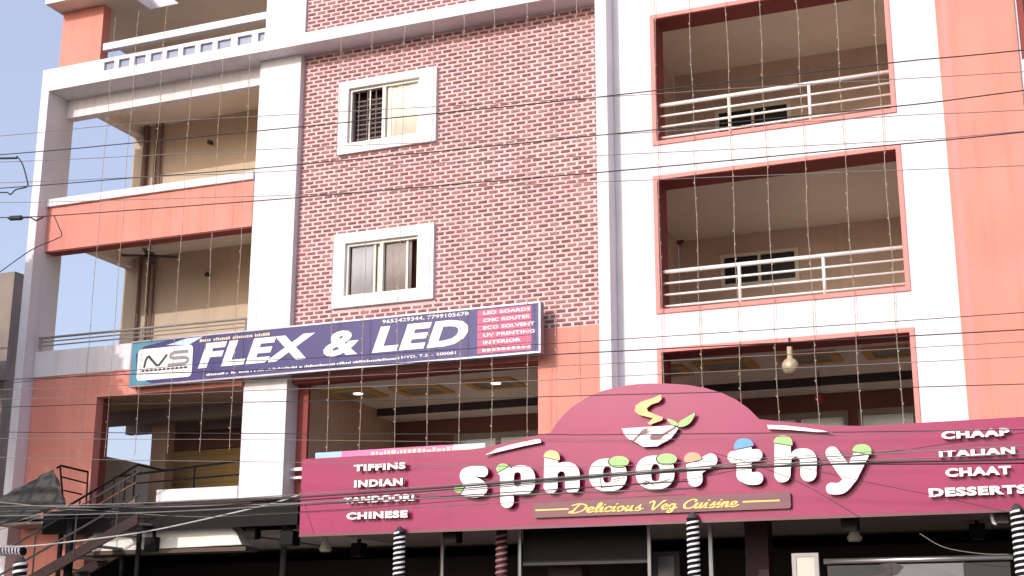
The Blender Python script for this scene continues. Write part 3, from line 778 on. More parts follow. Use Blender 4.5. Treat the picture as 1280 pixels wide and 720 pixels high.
# --- bowl, steam and leaves
def emblem(name, pts, y0, y1, mats, smooth=True, n=4, par=rs):
    P = catmull([(p[0], p[1], 0) for p in pts], n, True) if smooth else [Vector((p[0], p[1], 0)) for p in pts]
    return plate([[Q(760+p.x/8, 480+p.y/8) for p in P]], y0, y1, name, mats, par)
emblem('bowl_emblem', [(158,455),(400,440),(660,425),(722,452),(690,505),(640,562),(550,607),(515,632),(372,638),(325,608),(270,578),(228,562),(185,515)], YQ-.115, YQ-.07, [LETW, EDGEK], False)
bowl = [o for o in rs.children if o.name.startswith('bowl_emblem')][0]
emblem('fork_mark', [(262,582),(300,540),(335,505),(350,478),(385,458),(432,450),(400,475),(450,462),(405,490),(465,478),(395,510),(345,522),(310,550),(284,590)], YQ-.119, YQ-.1155, [MAGD, MAGD], False, par=bowl)
emblem('spoon_mark', [(440,545),(460,515),(505,505),(560,508),(610,480),(680,440),(700,446),(640,490),(575,530),(545,560),(490,570),(455,565)], YQ-.119, YQ-.1155, [MAGD, MAGD], True, par=bowl)
emblem('steam_emblem', [(550,118),(557,160),(528,192),(455,215),(408,252),(418,283),(500,318),(572,345),(562,372),(440,418),(416,405),(468,352),(330,318),(285,280),(298,225),(345,190),(450,158)], YQ-.115, YQ-.07, [PALEGOLD, EDGEK], False)
emblem('leaf_emblem', [(612,358),(665,372),(715,402),(718,428),(665,418),(630,392)], YQ-.115, YQ-.07, [LEAFG, EDGEK], True)
emblem('leaf_emblem', [(716,432),(738,385),(800,346),(884,302),(872,352),(832,405),(772,436)], YQ-.115, YQ-.07, [LEAFG, EDGEK], True)
# --- tapered white accents on both sides of the arch
def accent(pts, org):
    plate([[Q(org[0]+p[0]/Z5, org[1]+p[1]/Z5) for p in pts]], YQ-.10, YQ-.05, 'accent_strip', [LETW, EDGEK], rs)
accent([(268,222),(350,178),(430,153),(540,128),(640,108),(658,116),(658,134),(540,158),(400,190)], Z1)
accent([(3,12),(12,40),(150,46),(300,58),(458,70),(380,50),(250,30),(120,16)], Z4)
# --- tagline strip
ta, tb = Q(668.5, 648), Q(989, 615)
za = Q(668.5, 648)[1]; zt_ = Q(668.5, 629)[1]
tp = plate([rrect(ta[0], tb[0], za, zt_, .04)], YQ-.075, YQ-.02, 'tagline_board', [MAGD, EDGEK], rs)
zm = (za+zt_)/2; th = zt_-za
yt = YQ-.0755
B('gold_dash', GOLD, tp, (Q(671.5, 638)[0], Q(713, 637)[0], yt-.008, yt, zm-.014, zm+.012)); B('gold_dash', GOLD, tp, (Q(930, 626)[0], Q(976, 625)[0], yt-.008, yt, zm-.012, zm+.014))
GL = {  # handwritten letter strokes, unit x-height = 1
 'D': ([[(.05,.1),(.3,1.0),(.5,1.65)],[(-.1,1.45),(.35,1.68),(.95,1.5),(1.15,.95),(.85,.3),(.3,.0),(-.12,.1),(-.1,.32),(.12,.3)]], 1.3),
 'e': ([[(.02,.42),(.35,.5),(.5,.75),(.35,.98),(.12,.8),(.05,.4),(.2,.04),(.45,.08),(.68,.32)]], .66),
 'l': ([[(.0,.4),(.3,.95),(.42,1.5),(.3,1.7),(.2,1.4),(.1,.4),(.2,.03),(.42,.3)]], .42),
 'i': ([[(.0,.4),(.2,.95),(.12,.25),(.22,.03),(.44,.3)],[(.3,1.36),(.31,1.40)]], .42),
 'c': ([[(.5,.8),(.34,.98),(.1,.7),(.06,.3),(.22,.03),(.45,.1),(.66,.34)]], .62),
 'o': ([[(.4,.95),(.12,.75),(.06,.3),(.25,.03),(.5,.25),(.52,.7),(.36,.97),(.5,.75),(.76,.78)]], .7),
 'u': ([[(.0,.5),(.18,.95),(.08,.3),(.2,.03),(.42,.3),(.55,.95),(.48,.25),(.58,.03),(.8,.3)]], .78),
 's': ([[(.0,.2),(.3,.7),(.42,1.02),(.36,.7),(.5,.3),(.38,.03),(.08,.06)],[(.42,.1),(.68,.36)]], .6),
 'V': ([[(-.1,1.35),(.1,1.62),(.3,1.5),(.3,.6),(.38,.03),(.8,.8),(1.1,1.5),(1.32,1.66)]], 1.15),
 'g': ([[(.5,.85),(.3,.98),(.08,.7),(.08,.3),(.25,.08),(.46,.4),(.56,.92),(.5,.0),(.36,-.5),(.08,-.55),(.05,-.3),(.4,.0),(.76,.3)]], .72),
 'C': ([[(.95,1.25),(1.0,1.5),(.72,1.66),(.3,1.3),(.12,.7),(.25,.15),(.6,.03),(.95,.3)]], 1.0),
 'n': ([[(.0,.5),(.16,.95),(.08,.05)],[(.1,.5),(.36,.95),(.5,.85),(.44,.25),(.54,.03),(.76,.3)]], .74)}
def script(txt, x0, x1, z0, xh):
    tot = sum(GL[c][1] for c in txt); sc = (x1-x0)/tot; x = x0
    for c in txt:
        strokes, adv = GL[c]; F = Fld(-.5, 1.8, -.9, 2.0, .03); f = None
        for st in strokes:
            q = path(F, [(a, b) for a, b in st], .105); f = q if f is None else np.minimum(f, q)
        def cv(p): return (x+(p[0]+(p[1]-.5)*.18)*sc, z0+p[1]*xh)
        plate([[cv(p) for p in l] for l in contours(F, f)], yt-.010, yt-.001, 'script_letter', [GOLD, GOLD], tp)
        x += adv*sc
zB = za+th*.22; XH = th*.34
script('Delicious', Q(717, 636)[0], Q(804, 632)[0], zB, XH); script('Veg', Q(814, 630)[0], Q(847, 628)[0], zB, XH); script('Cuisine', Q(855, 628)[0], Q(924, 624)[0], zB, XH)
# --- printed banner standing behind the left end of the sign
bn = empty('flex_banner', (Q(490,570)[0], YQ+.1, 5.1), 'faded pink and blue flex banner peeping over the magenta sign', 'banner')
bx0, bx1 = Q(390, 565)[0], Q(603, 560)[0]; bz = Q(390, 565)[1]
w3 = (bx1-bx0)
B('blue_print', BANB, bn, (bx0, bx0+w3*.16, YQ+.125, YQ+.15, 5.0, bz))
B('pink_print', BANP, bn, (bx0+w3*.16, bx0+w3*.82, YQ+.125, YQ+.15, 5.0, bz))
B('pale_print', PALEB, bn, (bx0+w3*.82, bx1, YQ+.125, YQ+.15, 5.0, bz))
mb = MB(); x = bx0+w3*.34
while x < bx0+w3*.95:
    w_ = random.uniform(.03, .09); mb.box(x, x+w_, YQ+.121, YQ+.1245, bz-.12, bz-.05+random.uniform(-.02, .02)); x += w_+.03
mb.build('print_marks', mat('cream_print', (.8, .72, .55), .5), bn)

# ================================================================== SMALLER THINGS
ORD = ['first', 'second', 'third', 'fourth', 'fifth', 'sixth', 'seventh', 'eighth', 'ninth', 'tenth', 'eleventh', 'twelfth']
def light_string(px, py, Y, zt, zb_, label, group, step=.3, r_=.0065):
    x = at(px, py, Y).x
    mb = MB(); n = max(6, int((zt-zb_)/.5)); ph = random.random()*6
    pts = [(x+.012*math.sin(ph+i*1.3), Y+.008*math.cos(ph+i), zt+(zb_-zt)*i/n) for i in range(n+1)]
    mb.tube(pts, r_, 5)
    o = mb.build('light_string', STRW); 
    bb = MB(); z = zt-.1
    while z > zb_:
        t = (zt-z)/(zt-zb_)*n; i = min(int(t), n-1); fr = t-i
        cx = pts[i][0]*(1-fr)+pts[i+1][0]*fr; s = random.choice((-1, 1))
        bb.tube([(cx+s*.006, Y-.005, z), (cx+s*.026, Y-.014, z+.03)], [.008, .005], 5); z -= step*random.uniform(.8, 1.2)
    bb.build('bulbs', BULB, o)['kind'] = 'stuff'
    tag(o, label, 'string light', group)
for i, px in enumerate((134, 163, 198, 236, 274, 309)):
    light_string(px, 150, -.66, 15.6 if i < 3 else 14.07, 5.6, '%s string of small bulbs from the left, hanging over the corner balconies' % ORD[i], 'strings over the corner balconies', r_=.0058)
for i, px in enumerate((427, 465, 505.5, 542.5, 580, 617.5, 659, 693, 721.7)):
    light_string(px, 45, -.66, 14.07, 5.0, '%s string of small bulbs from the left, hanging down the brick bay' % ORD[i], 'strings over the brick bay', r_=.006)
for i, px in enumerate((824, 870, 917, 961, 1009, 1060, 1110)):
    light_string(px, 258, YR-.07, 15.5, 4.6, '%s string of small bulbs from the left, across the white framed balcony openings' % ORD[i], 'strings over the right balconies', r_=.0058)

# gold ball lantern in the lowest right opening
gl = empty('ball_lantern', (at(988,440,-.3).x, -.3, 6.2), 'round gold ball lantern hanging in the lowest right opening', 'lantern')
p = at(988, 458, -.3); top = 6.93
mb = MB(); mb.ball(p, .15, 16, 10); mb.build('ball', GOLDB, gl, smooth=True)
mb = MB(); mb.tube([(p.x, -.3, p.z+.13), (p.x, -.3, p.z+.34)], .05, 8); mb.build('neck', GOLDB, gl)
mb = MB(); mb.tube([(p.x, -.3, p.z+.34), (p.x, -.3, 7.0), (p.x, -.245, 7.0)], .012, 6); mb.build('cord', BLACK, gl)
# red lamp and ac unit inside
p = at(1025, 498, 2.5)
ro = MB(); ro.ball(p, .11, 10, 8); tag(ro.build('paper_lantern', mat('red_paper', (.25, .02, .02), .6), smooth=True), 'small red ball hanging inside the lowest right opening', 'lantern')
mb = MB(); mb.tube([(p.x, p.y, p.z+.1), (p.x, p.y, ZC)], .008, 5); mb.build('cord', BLACK, ro and [o for o in COL.objects if o.name == 'paper_lantern'][0])
# round vent fan on the room wall
p = at(847, 297, 3.9)
ef = empty('exhaust_fan', (p.x, 3.98, p.z), 'small round exhaust fan high on the middle right balcony wall', 'fan')
mb = MB(); mb.tube([(p.x, 3.9, p.z), (p.x, 3.998, p.z)], .14, 16); mb.build('ring', MAROONW, ef)
mb = MB(); mb.tube([(p.x, 3.885, p.z), (p.x, 3.899, p.z)], .05, 10); mb.build('hub', CHAR, ef)
# dark dish in the lower corner balcony
p = at(187, 318, 1.2)
ds = empty('ceiling_fan', (p.x, 1.2, p.z), 'dark ceiling fan in the lower corner balcony near the pipes', 'fan')
mb = MB(); mb.tube([(p.x, 1.2, 10.55), (p.x, 1.2, 10.78)], .02, 6); mb.build('down_rod', CHAR, ds)
mb = MB(); mb.tube([(p.x, 1.2, 10.42), (p.x, 1.2, 10.55)], [.13, .10], 12); mb.build('motor', CHAR, ds)
for k in range(4):
    t = k*math.pi/2+.5; c, s = math.cos(t), math.sin(t); w_ = .075
    mb = MB(); mb.hexa([(p.x+c*.1-s*w_, 1.2+s*.1+c*w_, 10.47), (p.x+c*.1+s*w_, 1.2+s*.1-c*w_, 10.47), (p.x+c*.62+s*w_, 1.2+s*.62-c*w_, 10.46), (p.x+c*.62-s*w_, 1.2+s*.62+c*w_, 10.46),
                        (p.x+c*.1-s*w_, 1.2+s*.1+c*w_, 10.485), (p.x+c*.1+s*w_, 1.2+s*.1-c*w_, 10.485), (p.x+c*.62+s*w_, 1.2+s*.62-c*w_, 10.475), (p.x+c*.62-s*w_, 1.2+s*.62+c*w_, 10.475)]); mb.build('blade', CHAR, ds)
for px, py, nm in ((263, 178, 'upper'), (260, 343, 'lower')):
    p = at(px, py, 2.05)
    o = MB(); o.tube([(p.x, 2.0, p.z), (p.x, 2.1, p.z)], .05, 8); o.ball((p.x+.03, 1.96, p.z-.03), .055, 8, 6)
    tag(o.build('wall_lamp', CHAR), 'tiny dark wall lamp on the back wall of the %s corner balcony' % nm, 'lamp')

# ---- porch: downlight boxes, pendants, posts
for px, py, w_, lab in ((193, 672, .27, 'black box light under the porch beside the white hood, near the stairs'), (294, 677, .25, 'black box light below the right end of the white hood'), (317, 656, .22, 'black box light just under the black canopy, right of the white hood'),
                     (363, 664, .28, 'black box light beside the left end of the magenta sign'), (449, 679, .24, 'black box light under the sign near the CHINESE lettering'), (566, 660, .27, 'black box light on the post right of the striped pole'),
                     (1062, 642, .26, 'black box light above the right glass pendant under the sign'), (1221, 655, .25, 'black box light under the word DESSERTS')):
    q = at_z(px, py-4, ZP-.002); Y_ = min(max(q.y, -1.0), 2.6); q = at(px, py, Y_)
    bxl = empty('box_light', (q.x, Y_, ZP), lab, 'lamp', 'box lights under the porch')
    hh = .26
    ZT = 4.25 if q.x < -13.7 else ZP
    B('housing', BLACK, bxl, (q.x-w_/2, q.x+w_/2, Y_-w_/2, Y_+w_/2, q.z-hh, q.z), bevel=.01)
    B('bracket', BLACK, bxl, (q.x-.03, q.x+.03, Y_-.03, Y_+.03, q.z, ZT+.001))
    B('lens', GLASSD, bxl, (q.x-w_*.38, q.x+w_*.38, Y_-w_*.38, Y_+w_*.38, q.z-hh-.012, q.z-hh))
for px, py, lab in ((407, 682, 'clear glass pendant under the magenta sign, near the black canopy'), (1068, 668, 'clear glass pendant under the magenta sign, right half')):
    Y_ = .3; q = at(px, py, Y_)
    pl = empty('pendant_lamp', (q.x, Y_, q.z), lab, 'lamp', 'glass pendants under the porch')
    mb = MB(); mb.tube([(q.x, Y_, q.z+.18), (q.x, Y_, q.z+.05), (q.x, Y_, q.z-.06), (q.x, Y_, q.z-.12)], [.03, .07, .13, .10], 12); mb.build('shade', LAMPG, pl, smooth=True)
    mb = MB(); mb.tube([(q.x, Y_, q.z+.17), (q.x, Y_, ZP)], .014, 6); mb.build('rod', BLACK, pl)
def striped_pole(px, py, Y, r, top, pitch, lab, col=LETW, core=BLACK):
    x = at(px, py, Y).x; sp = empty('striped_pole', (x, Y, .15), lab, 'pole', 'poles wrapped in white rope light')
    mb = MB(); mb.tube([(x, Y, .15), (x, Y, top)], r, 14); mb.build('core', core, sp, smooth=True)
    mb = MB(); mb.tube([(x, Y, top), (x, Y, top+.05), (x, Y, top+.10)], [r*.9, r*.7, .03], 12); mb.build('cap', CHAR, sp)
    hx_ = MB(); n = int((top-.2)/pitch*16); v = []; f = []
    for i in range(n):                       # flat ribbon wound round the pole
        t = 2*math.pi*i/16; z = .2+pitch*i/16; c, s_n = math.cos(t), math.sin(t); hw = pitch*.21
        for rr, zz in ((r+.001, -hw), (r+.011, -hw*.8), (r+.011, hw*.8), (r+.001, hw)): v.append((x+rr*c, Y+rr*s_n, z+zz))
    for i in range(n-1):
        for q in range(3): a_ = i*4+q; f.append((a_, a_+4, a_+5, a_+1))
    hx_.add(v, f); hx_.build('rope_light', col, sp, smooth=False)
    return sp
striped_pole(499, 690, -1.42, .095, 3.80, .088, 'black and white striped pole under the CHINESE lettering')
striped_pole(867, 690, -1.42, .095, 3.86, .088, 'black and white striped pole under the tagline board')
striped_pole(1276, 690, -1.42, .095, 3.80, .088, 'black and white striped pole at the right end under DESSERTS')
striped_pole(627, 690, -.6, .10, 3.85, .105, 'dark red column with thin pale bands behind the sign middle', mat('dull_pink_rope', (.30, .17, .17), .6), mat('dark_red_core', (.06, .015, .02), .5))
sp = striped_pole(26, 705, -4.6, .115, 3.20, .115, 'thick black and white striped pole at the stairs, bottom left corner')
hp = MB(); a = at(-30, 687, -4.6); b = at(30, 689, -4.6)
hp.tube([a, b], .075, 12); wr = hp.build('wrapped_pipe', BLACK); tag(wr, 'horizontal pipe wrapped in pale coils at the left edge above the striped pole', 'pipe')
cc = MB(); n = 160; d = b-a
cc.tube([a+d*(i/n)+Vector((0, .08*math.cos(i*.6), .08*math.sin(i*.6))) for i in range(n)], .018, 5); cc.build('coil', mat('lilac_coil', (.60, .56, .60), .5), wr)
def thing_box(name, lab, cat, mt, *boxes, group=None, bevel=0.0):
    return tag(B(name, mt, None, *boxes, bevel=bevel), lab, cat, group)
for px, Y, r_, mt, lab in ((553, 1.0, .045, STEEL, 'thin steel post right of the left striped pole'), (354, .2, .06, CHAR, 'dark grey steel post left of the magenta sign'),
                           (650, -.2, .04, STEEL, 'steel post at the left edge of the black entrance panel'), (812, -.2, .04, STEEL, 'steel post at the right edge of the black entrance panel'), (889, .0, .045, STEEL, 'steel post just right of the middle striped pole'),
                           (153, -.9, .05, BLACK, 'black post at the right side of the staircase'), (86, -1.6, .085, BLACK, 'thick black post at the middle of the staircase')):
    x = at(px, 700, Y).x; mb = MB(); mb.tube([(x, Y, .152), (x, Y, (ZP if x > -13.7 else 4.25)-.003)], r_, 8)
    o = mb.build('post', mt); tag(o, lab, 'post', 'posts of the shop front'); B('base_plate', mt, o, (x-r_*2, x+r_*2, Y-r_*2, Y+r_*2, .153, .17))
a = at(653, 661, -.15); b = at(812, 700, -.15)
ep = thing_box('entrance_panel', 'glossy black panel hanging over the entrance under the tagline', 'panel', mat('black_board', (.008, .008, .009), .5, spec=.12), (a.x+.03, b.x-.03, -.19, -.12, b.z, 3.93))
B('bottom_rail', CHAR, ep, (a.x+.03, b.x-.03, -.20, -.11, b.z-.05, b.z-.001))
# small framed window, lit white panel, silver rail with glass front
a = at(816, 690, .6); b = at(850, 730, .6)
o = tag(wall('window_unit', CHAR, None, a.x, b.x, b.z, a.z, .6, .66, [(a.x+.08, b.x-.1, b.z+.1, a.z-.08)]), 'small grey framed window behind the middle striped pole', 'window')
B('pane', MIRROR, o, (a.x+.082, b.x-.102, .62, .63, b.z+.102, a.z-.082))
a = at(990, 692, -.4); b = at(1027, 760, -.4)
o = tag(wall('light_panel', mat('grey_frame', (.42, .40, .40), .5), None, a.x, b.x, b.z, a.z, -.45, -.38, [(a.x+.07, b.x-.07, a.z-.42, a.z-.06), (a.x+.07, b.x-.07, b.z+.06, a.z-.46)]), 'pale square panel in grey frame right of the entrance', 'panel')  # white square light panel with pale faces
B('face', mat('pale_face', (.60, .58, .50), .4), o, (a.x+.072, b.x-.072, -.43, -.40, a.z-.418, a.z-.062)); B('face', mat('pale_face', (.6, .58, .5), .4), o, (a.x+.072, b.x-.072, -.43, -.40, b.z+.062, a.z-.462))
a = at(1030, 702, -.5); b = at(1266, 695, -.5)
mb = MB(); mb.tube([a, Vector((b.x, -.5, a.z))], .045, 10); gf = mb.build('glass_front', STEEL, smooth=True); tag(gf, 'glass shop front below a long silver rail at the lower right', 'glass front')
for k, (q0, q1) in enumerate(((a.x+.05, a.x+1.05), (a.x+1.07, b.x-.75), (b.x-.73, b.x-.05))):
    B('pane', MIRROR if k == 1 else GLASSD, gf, (q0, q1, -.505, -.495, .9, a.z-.07))
B('lower_wall', MAROONW, gf, (a.x, b.x, -.56, -.44, .153, .9))
B('mullion', CHAR, gf, (a.x+1.05, a.x+1.07, -.52, -.48, .9, a.z-.05), (b.x-.75, b.x-.73, -.52, -.48, .9, a.z-.05))
# poster decal on the glass, dark leaf-like print and lilac writing marks
pp = Q
def PG(px, py): p = at(px, py, -.507); return (p.x, p.z)
plate([[PG(1118, 703), PG(1130, 708), PG(1122, 718), PG(1108, 722), PG(1096, 720), PG(1110, 712), PG(1100, 705)]], -.511, -.507, 'leaf_print', EDGEK, gf)
mb = MB()
for k in range(6): q = PG(1073+k*8, 722); mb.box(q[0], q[0]+.07, -.511, -.507, q[1]-.1, q[1]+.02)
mb.build('lilac_print', mat('lilac_ink', (.55, .3, .7), .4), gf)
# small white curved tube and dark speaker at the right end under the sign
a = at(1240, 640, -.9); b = at(1262, 655, -.9)
thing_box('loudspeaker', 'dark square loudspeaker under the right end of the sign', 'speaker', CHAR, (a.x+.05, b.x, -1.05, -.75, b.z, ZP-.002), bevel=.01)
mb = MB(); mb.tube([at(1240, 641, -1.0), at(1240.5, 648, -1.0), at(1242, 653, -1.0), at(1246, 655, -1.0)], .03, 8); tag(mb.build('curved_tube_lamp', LETW, smooth=True), 'short curved white tube left of the dark loudspeaker', 'lamp')
# white rounded hood
hd = empty('shop_hood', (-16.5, -.8, 3.6), 'white rounded shop hood board behind the stairs and posts', 'hood')
def hood_loop(pts, Y): return [(at(p[0], p[1], Y).x, at(p[0], p[1], Y).z) for p in pts]
HL = hood_loop([(96, 690), (112, 674), (126, 662), (140, 655), (160, 652), (195, 652), (240, 653.5), (275, 656), (290, 659), (297, 666), (304, 681), (240, 684), (180, 687)], -.95)
plate([HL], -1.0, -.6, 'face', [WHITEB, WHITEB], hd)
plate([hood_loop([(258, 670), (292, 666.5), (301, 680), (259, 682)], -1.005)], -1.012, -1.002, 'painted_sun_patch', mat('sunlit_white', (.84, .84, .80), .3), hd)  # paler patch painted on the hood where the sun strikes it
B('lower_lip', mat('dull_brown', (.10, .07, .055), .8), hd, (HL[0][0], HL[10][0]+.1, -1.02, -.6, min(p[1] for p in HL)-.08, min(p[1] for p in HL)-.002))
B('bracket', BLACK, hd, (-15.5, -15.4, -.85, -.75, 4.0, 4.249), (-17.0, -16.9, -.85, -.75, 4.0, 4.249))

# ---- steel staircase at the left
st = empty('steel_staircase', (-18.5, -2.0, .15), 'dark steel staircase with open treads and pipe rails, bottom left', 'staircase')
Yst = -1.9
A = at(20, 735, Yst); Bp = at(172, 648, Yst)
def bar(name, p, q, r_, mt=BLACK, n=6, par=st):
    mb = MB(); mb.tube([p, q], r_, n); return mb.build(name, mt, par)
dirv = (Bp-A)
low = A-dirv*1.6
for yy in (Yst, Yst+1.0):
    mb = MB(); o_ = Vector((0, yy-Yst, 0)); h_ = Vector((0, 0, .11)); t_ = Vector((0, .05, 0))
    mb.hexa([low+o_-h_, Bp+o_-h_, Bp+o_-h_+t_, low+o_-h_+t_, low+o_+h_, Bp+o_+h_, Bp+o_+h_+t_, low+o_+h_+t_]); mb.build('stringer', mat('rusty_steel', (.045, .026, .024), .7, var=.3, scale=5, spec=.2), st)
n = 16
for k in range(n):
    c = low+(Bp-low)*((k+.5)/n)
    if c.z < .25: continue
    B('tread', mat('worn_tread', (.36, .33, .33), .7, var=.2), st, (c.x-.13, c.x+.13, Yst+.052, Yst+.998, c.z+.02, c.z+.05))
for off in (.45, .9):
    bar('handrail', low+Vector((0, 0, off)), Bp+Vector((0, 0, off)), .022, CHAR)
for k in range(1, 8):
    c = low+(Bp-low)*(k/7.5); bar('baluster', c, c+Vector((0, 0, .9)), .018, CHAR)
# second flight up to the first floor landing
C0 = at(86, 632, -1.0); C1 = at(172, 581, -1.0)
bar('handrail', C0, C1, .024, BLACK); bar('handrail', C0+Vector((0, 0, -.35)), C1+Vector((0, 0, -.35)), .02, PIPE)
mb = MB(); o_ = Vector((0, 0, -.75)); t_ = Vector((0, .05, 0)); h_ = Vector((0, 0, .1))
mb.hexa([C0+o_-h_, C1+o_-h_, C1+o_-h_+t_, C0+o_-h_+t_, C0+o_+h_, C1+o_+h_, C1+o_+h_+t_, C0+o_+h_+t_]); mb.build('stringer', PIPE, st)
for k in range(1, 6):
    c = C0+(C1-C0)*(k/6); B('tread', PIPE, st, (c.x-.12, c.x+.12, -.94, -.3, c.z-.72, c.z-.68)); bar('baluster', c, c-Vector((0, 0, .7)), .014)
bar('handrail', C1, at(205, 588, -.3), .022)
bar('handrail', at(71, 585, -2.0), at(76, 582, -2.0), .02); bar('handrail', at(76, 582, -2.0), at(110, 590, -1.2), .022)
bar('handrail', at(77, 596, -2.0), at(108, 604, -1.2), .016); bar('handrail', at(80, 613, -2.0), at(102, 618, -1.2), .016); bar('baluster', at(110, 590, -1.2), at(107, 640, -1.2), .018); bar('baluster', at(75, 582, -2.0), at(80, 640, -2.0), .02)
B('landing', CHAR, st, (-19.3, -17.2, -1.25, -.35, 4.50, 4.56)); 
for x in (-19.2, -17.3): bar('leg', Vector((x, -1.2, .152)), Vector((x, -1.2, 4.5)), .05)
# black tarpaulin over the stair side
tq = [(-40, 648), (-40, 640), (0, 622), (33, 604), (66, 587), (72, 602), (78, 618), (84, 631), (40, 634), (0, 636)]
L_ = [(at(p[0], p[1], -2.3).x, at(p[0], p[1], -2.3).z) for p in tq]
mb = MB(); nu, nv = 22, 10
p00, p01, p10, p11 = [Vector(at(*p, -2.3)) for p in ((-45, 668), (-45, 646), (84, 632), (66, 587))]
grid = []
for i in range(nu+1):
    for j in range(nv+1):
        u, w = i/nu, j/nv; q = (p00*(1-u)+p10*u)*(1-w)+(p01*(1-u)+p11*u)*w
        q.y += .05*math.sin(u*17+w*5)*math.sin(w*9+1)+.03*math.sin(u*41-w*13); q.z += .02*math.sin(u*9)*(1-w); grid.append(q)
fs_ = [(i*(nv+1)+j, (i+1)*(nv+1)+j, (i+1)*(nv+1)+j+1, i*(nv+1)+j+1) for i in range(nu) for j in range(nv)]
mb.add(grid, fs_); tp_ = mb.build('tarpaulin', TARP, smooth=True); sm = tp_.modifiers.new('thick', 'SOLIDIFY'); sm.thickness = .012
tag(tp_, 'crumpled black tarpaulin tied along the stair rail, lower left corner', 'tarpaulin')
# white wall box beside the pier
_x0 = at(359, 586, .1).x; _x1 = at(378, 586, .1).x+.3
re_ = thing_box('rail_end', 'short pair of white rails poking out left of the magenta sign', 'rail', RAILW, (_x0, _x1, .1, .14, at(360, 589, .1).z, at(360, 585, .1).z))
B('lower_rail', RAILW, re_, (_x0, _x1, .1, .14, at(360, 599, .1).z, at(360, 596, .1).z))
B('upright', RAILW, re_, (_x1-.05, _x1-.02, .105, .135, 4.101, at(360, 585, .1).z-.004))

# ---- neighbouring building at the left edge
NCONC = mat('stained_plaster', (.32, .26, .23), .9, var=.25, scale=1, streak=.4, bump=.4)
nb = empty('neighbour_building', (-27, 4, 0), 'weathered grey neighbour building at the left edge behind the white frame', 'building')
wall('wall', NCONC, nb, -34, -24.9, -.02, 11.0, 3.0, 3.3, [(-26.6, -25.3, 6.0, 8.3)])
B('side_wall', NCONC, nb, (-25.1, -24.9, 3.3, 4.2, -.02, 11.0)); B('roof', NCONC, nb, (-34, -24.9, 3.0, 4.2, 11.0, 11.15))
B('dark_opening', MAROONW, nb, (-26.6, -25.3, 3.25, 3.29, 6.0, 8.3))
B('balcony', NCONC, nb, (-29, -24.75, 1.9, 2.999, 8.3, 8.5)); B('balcony_wall', mat('spotted_stone', (.38, .34, .33), .9, var=.35, scale=9), nb, (-29, -24.75, 1.9, 2.0, 8.5, 9.25))
mb = MB(); mb.tube([(-29, 1.95, 9.6), (-24.75, 1.95, 9.6)], .03, 6); mb.build('balcony_rail', BLACK, nb)
mb = MB()
for i_ in range(5): mb.tube([(-28.9+i_*1.03, 1.95, 9.25), (-28.9+i_*1.03, 1.95, 9.6)], .02, 5)
mb.build('rail_posts', BLACK, nb)
wall('lower_wall', MAROONW, nb, -34, -24.8, -.02, 6.0, 2.4, 2.6)

# ---- street tree just left of the frame; its crown shades the lower left corner
tr = empty('street_tree', (-24.9, -7.2, 0), 'leafy street tree beside the pavement, left of the frame', 'tree')
tc_ = Vector((-24.7, -7.2, 9.75))
mb = MB(); mb.tube([(-24.9, -7.2, -.02), (-24.85, -7.15, 2.5), (-25.0, -7.2, 5), (-25.0, -7.25, 8)], [.28, .22, .17, .08], 10); tk = mb.build('trunk', BARK, tr, smooth=True)
for k in range(9):
    t = k*.7; s0 = Vector((-24.95, -7.2, 4.2+k*.45)); e = tc_+Vector((math.cos(t)*2.6, math.sin(t)*2.6, -1.5+k*.5))
    mb = MB(); mb.tube([s0, (s0+e)/2+Vector((0, 0, .3)), e], [.09, .06, .02], 6); mb.build('limb', BARK, tk)
mb = MB(); rng = np.random.default_rng(3)
cl = []
for k in range(150):
    d = rng.normal(size=3); d /= np.linalg.norm(d); rr = 3.4*rng.random()**.4
    cl.append((tc_.x+d[0]*rr*1.0, tc_.y+d[1]*rr, tc_.z+d[2]*rr*.98, .45+.45*rng.random()))
for cx, cy, cz, cr in cl:
    for k in range(170):
        d = rng.normal(size=3); d /= np.linalg.norm(d); rr = cr*rng.random()**.5
        c = Vector((cx+d[0]*rr, cy+d[1]*rr, cz+d[2]*rr)); a = Vector(rng.normal(size=3)).normalized(); b = a.cross(Vector(rng.normal(size=3))).normalized(); s = .09+.08*rng.random()
        mb.add([c-a*s*1.6, c+b*s*.7, c+a*s*1.6, c-b*s*.7], [(0, 1, 2, 3)])
cr_ = mb.build('crown', LEAFT, tr)

# ================================================================== OVERHEAD WIRES
def wire(name, pts, Y, r_, mt, lab, cat='cable', ext=True, group='overhead wires'):
    P = [at(p[0], p[1], Y) for p in pts]
    if ext:
        a, b = P[0], P[1]; P = [a+(a-b).normalized()*6.0+Vector((0, 0, .05))]+P
        a, b = P[-1], P[-2]; P = P+[a+(a-b).normalized()*6.0+Vector((0, 0, .05))]
    C = catmull(P, 5); mb = MB(); mb.tube(C, r_, 6)
    return tag(mb.build(name, mt, smooth=True), lab, cat, group)
TK, TN = .0072, .0045
wire('overhead_wire', [(23,191.6),(145,180.7),(340,162),(547,141.7),(760,120),(1110,79),(1280,62.5)], -9, TK, CABLE, 'highest thick wire, crossing the upper brick window and rising to the right edge')
wire('overhead_wire', [(0,170),(160,155),(340,144.4),(543,133.3),(760,121),(993,106),(1280,89.6)], -9.3, TN, CABLEG, 'thin wire just above the topmost thick one at left, below it at right')
wire('overhead_wire', [(35,232.8),(160,222.7),(320,210.6),(560,188),(780,166),(1110,134),(1280,113)], -9, TK, CABLE, 'second thick wire, skimming the white balcony cap at left')
wire('overhead_wire', [(15.5,202),(160,195.5),(370,185),(560,177),(760,168.5),(1118,145),(1280,137.5)], -9.3, TN, CABLEG, 'thin wire along the foot of the upper brick window')
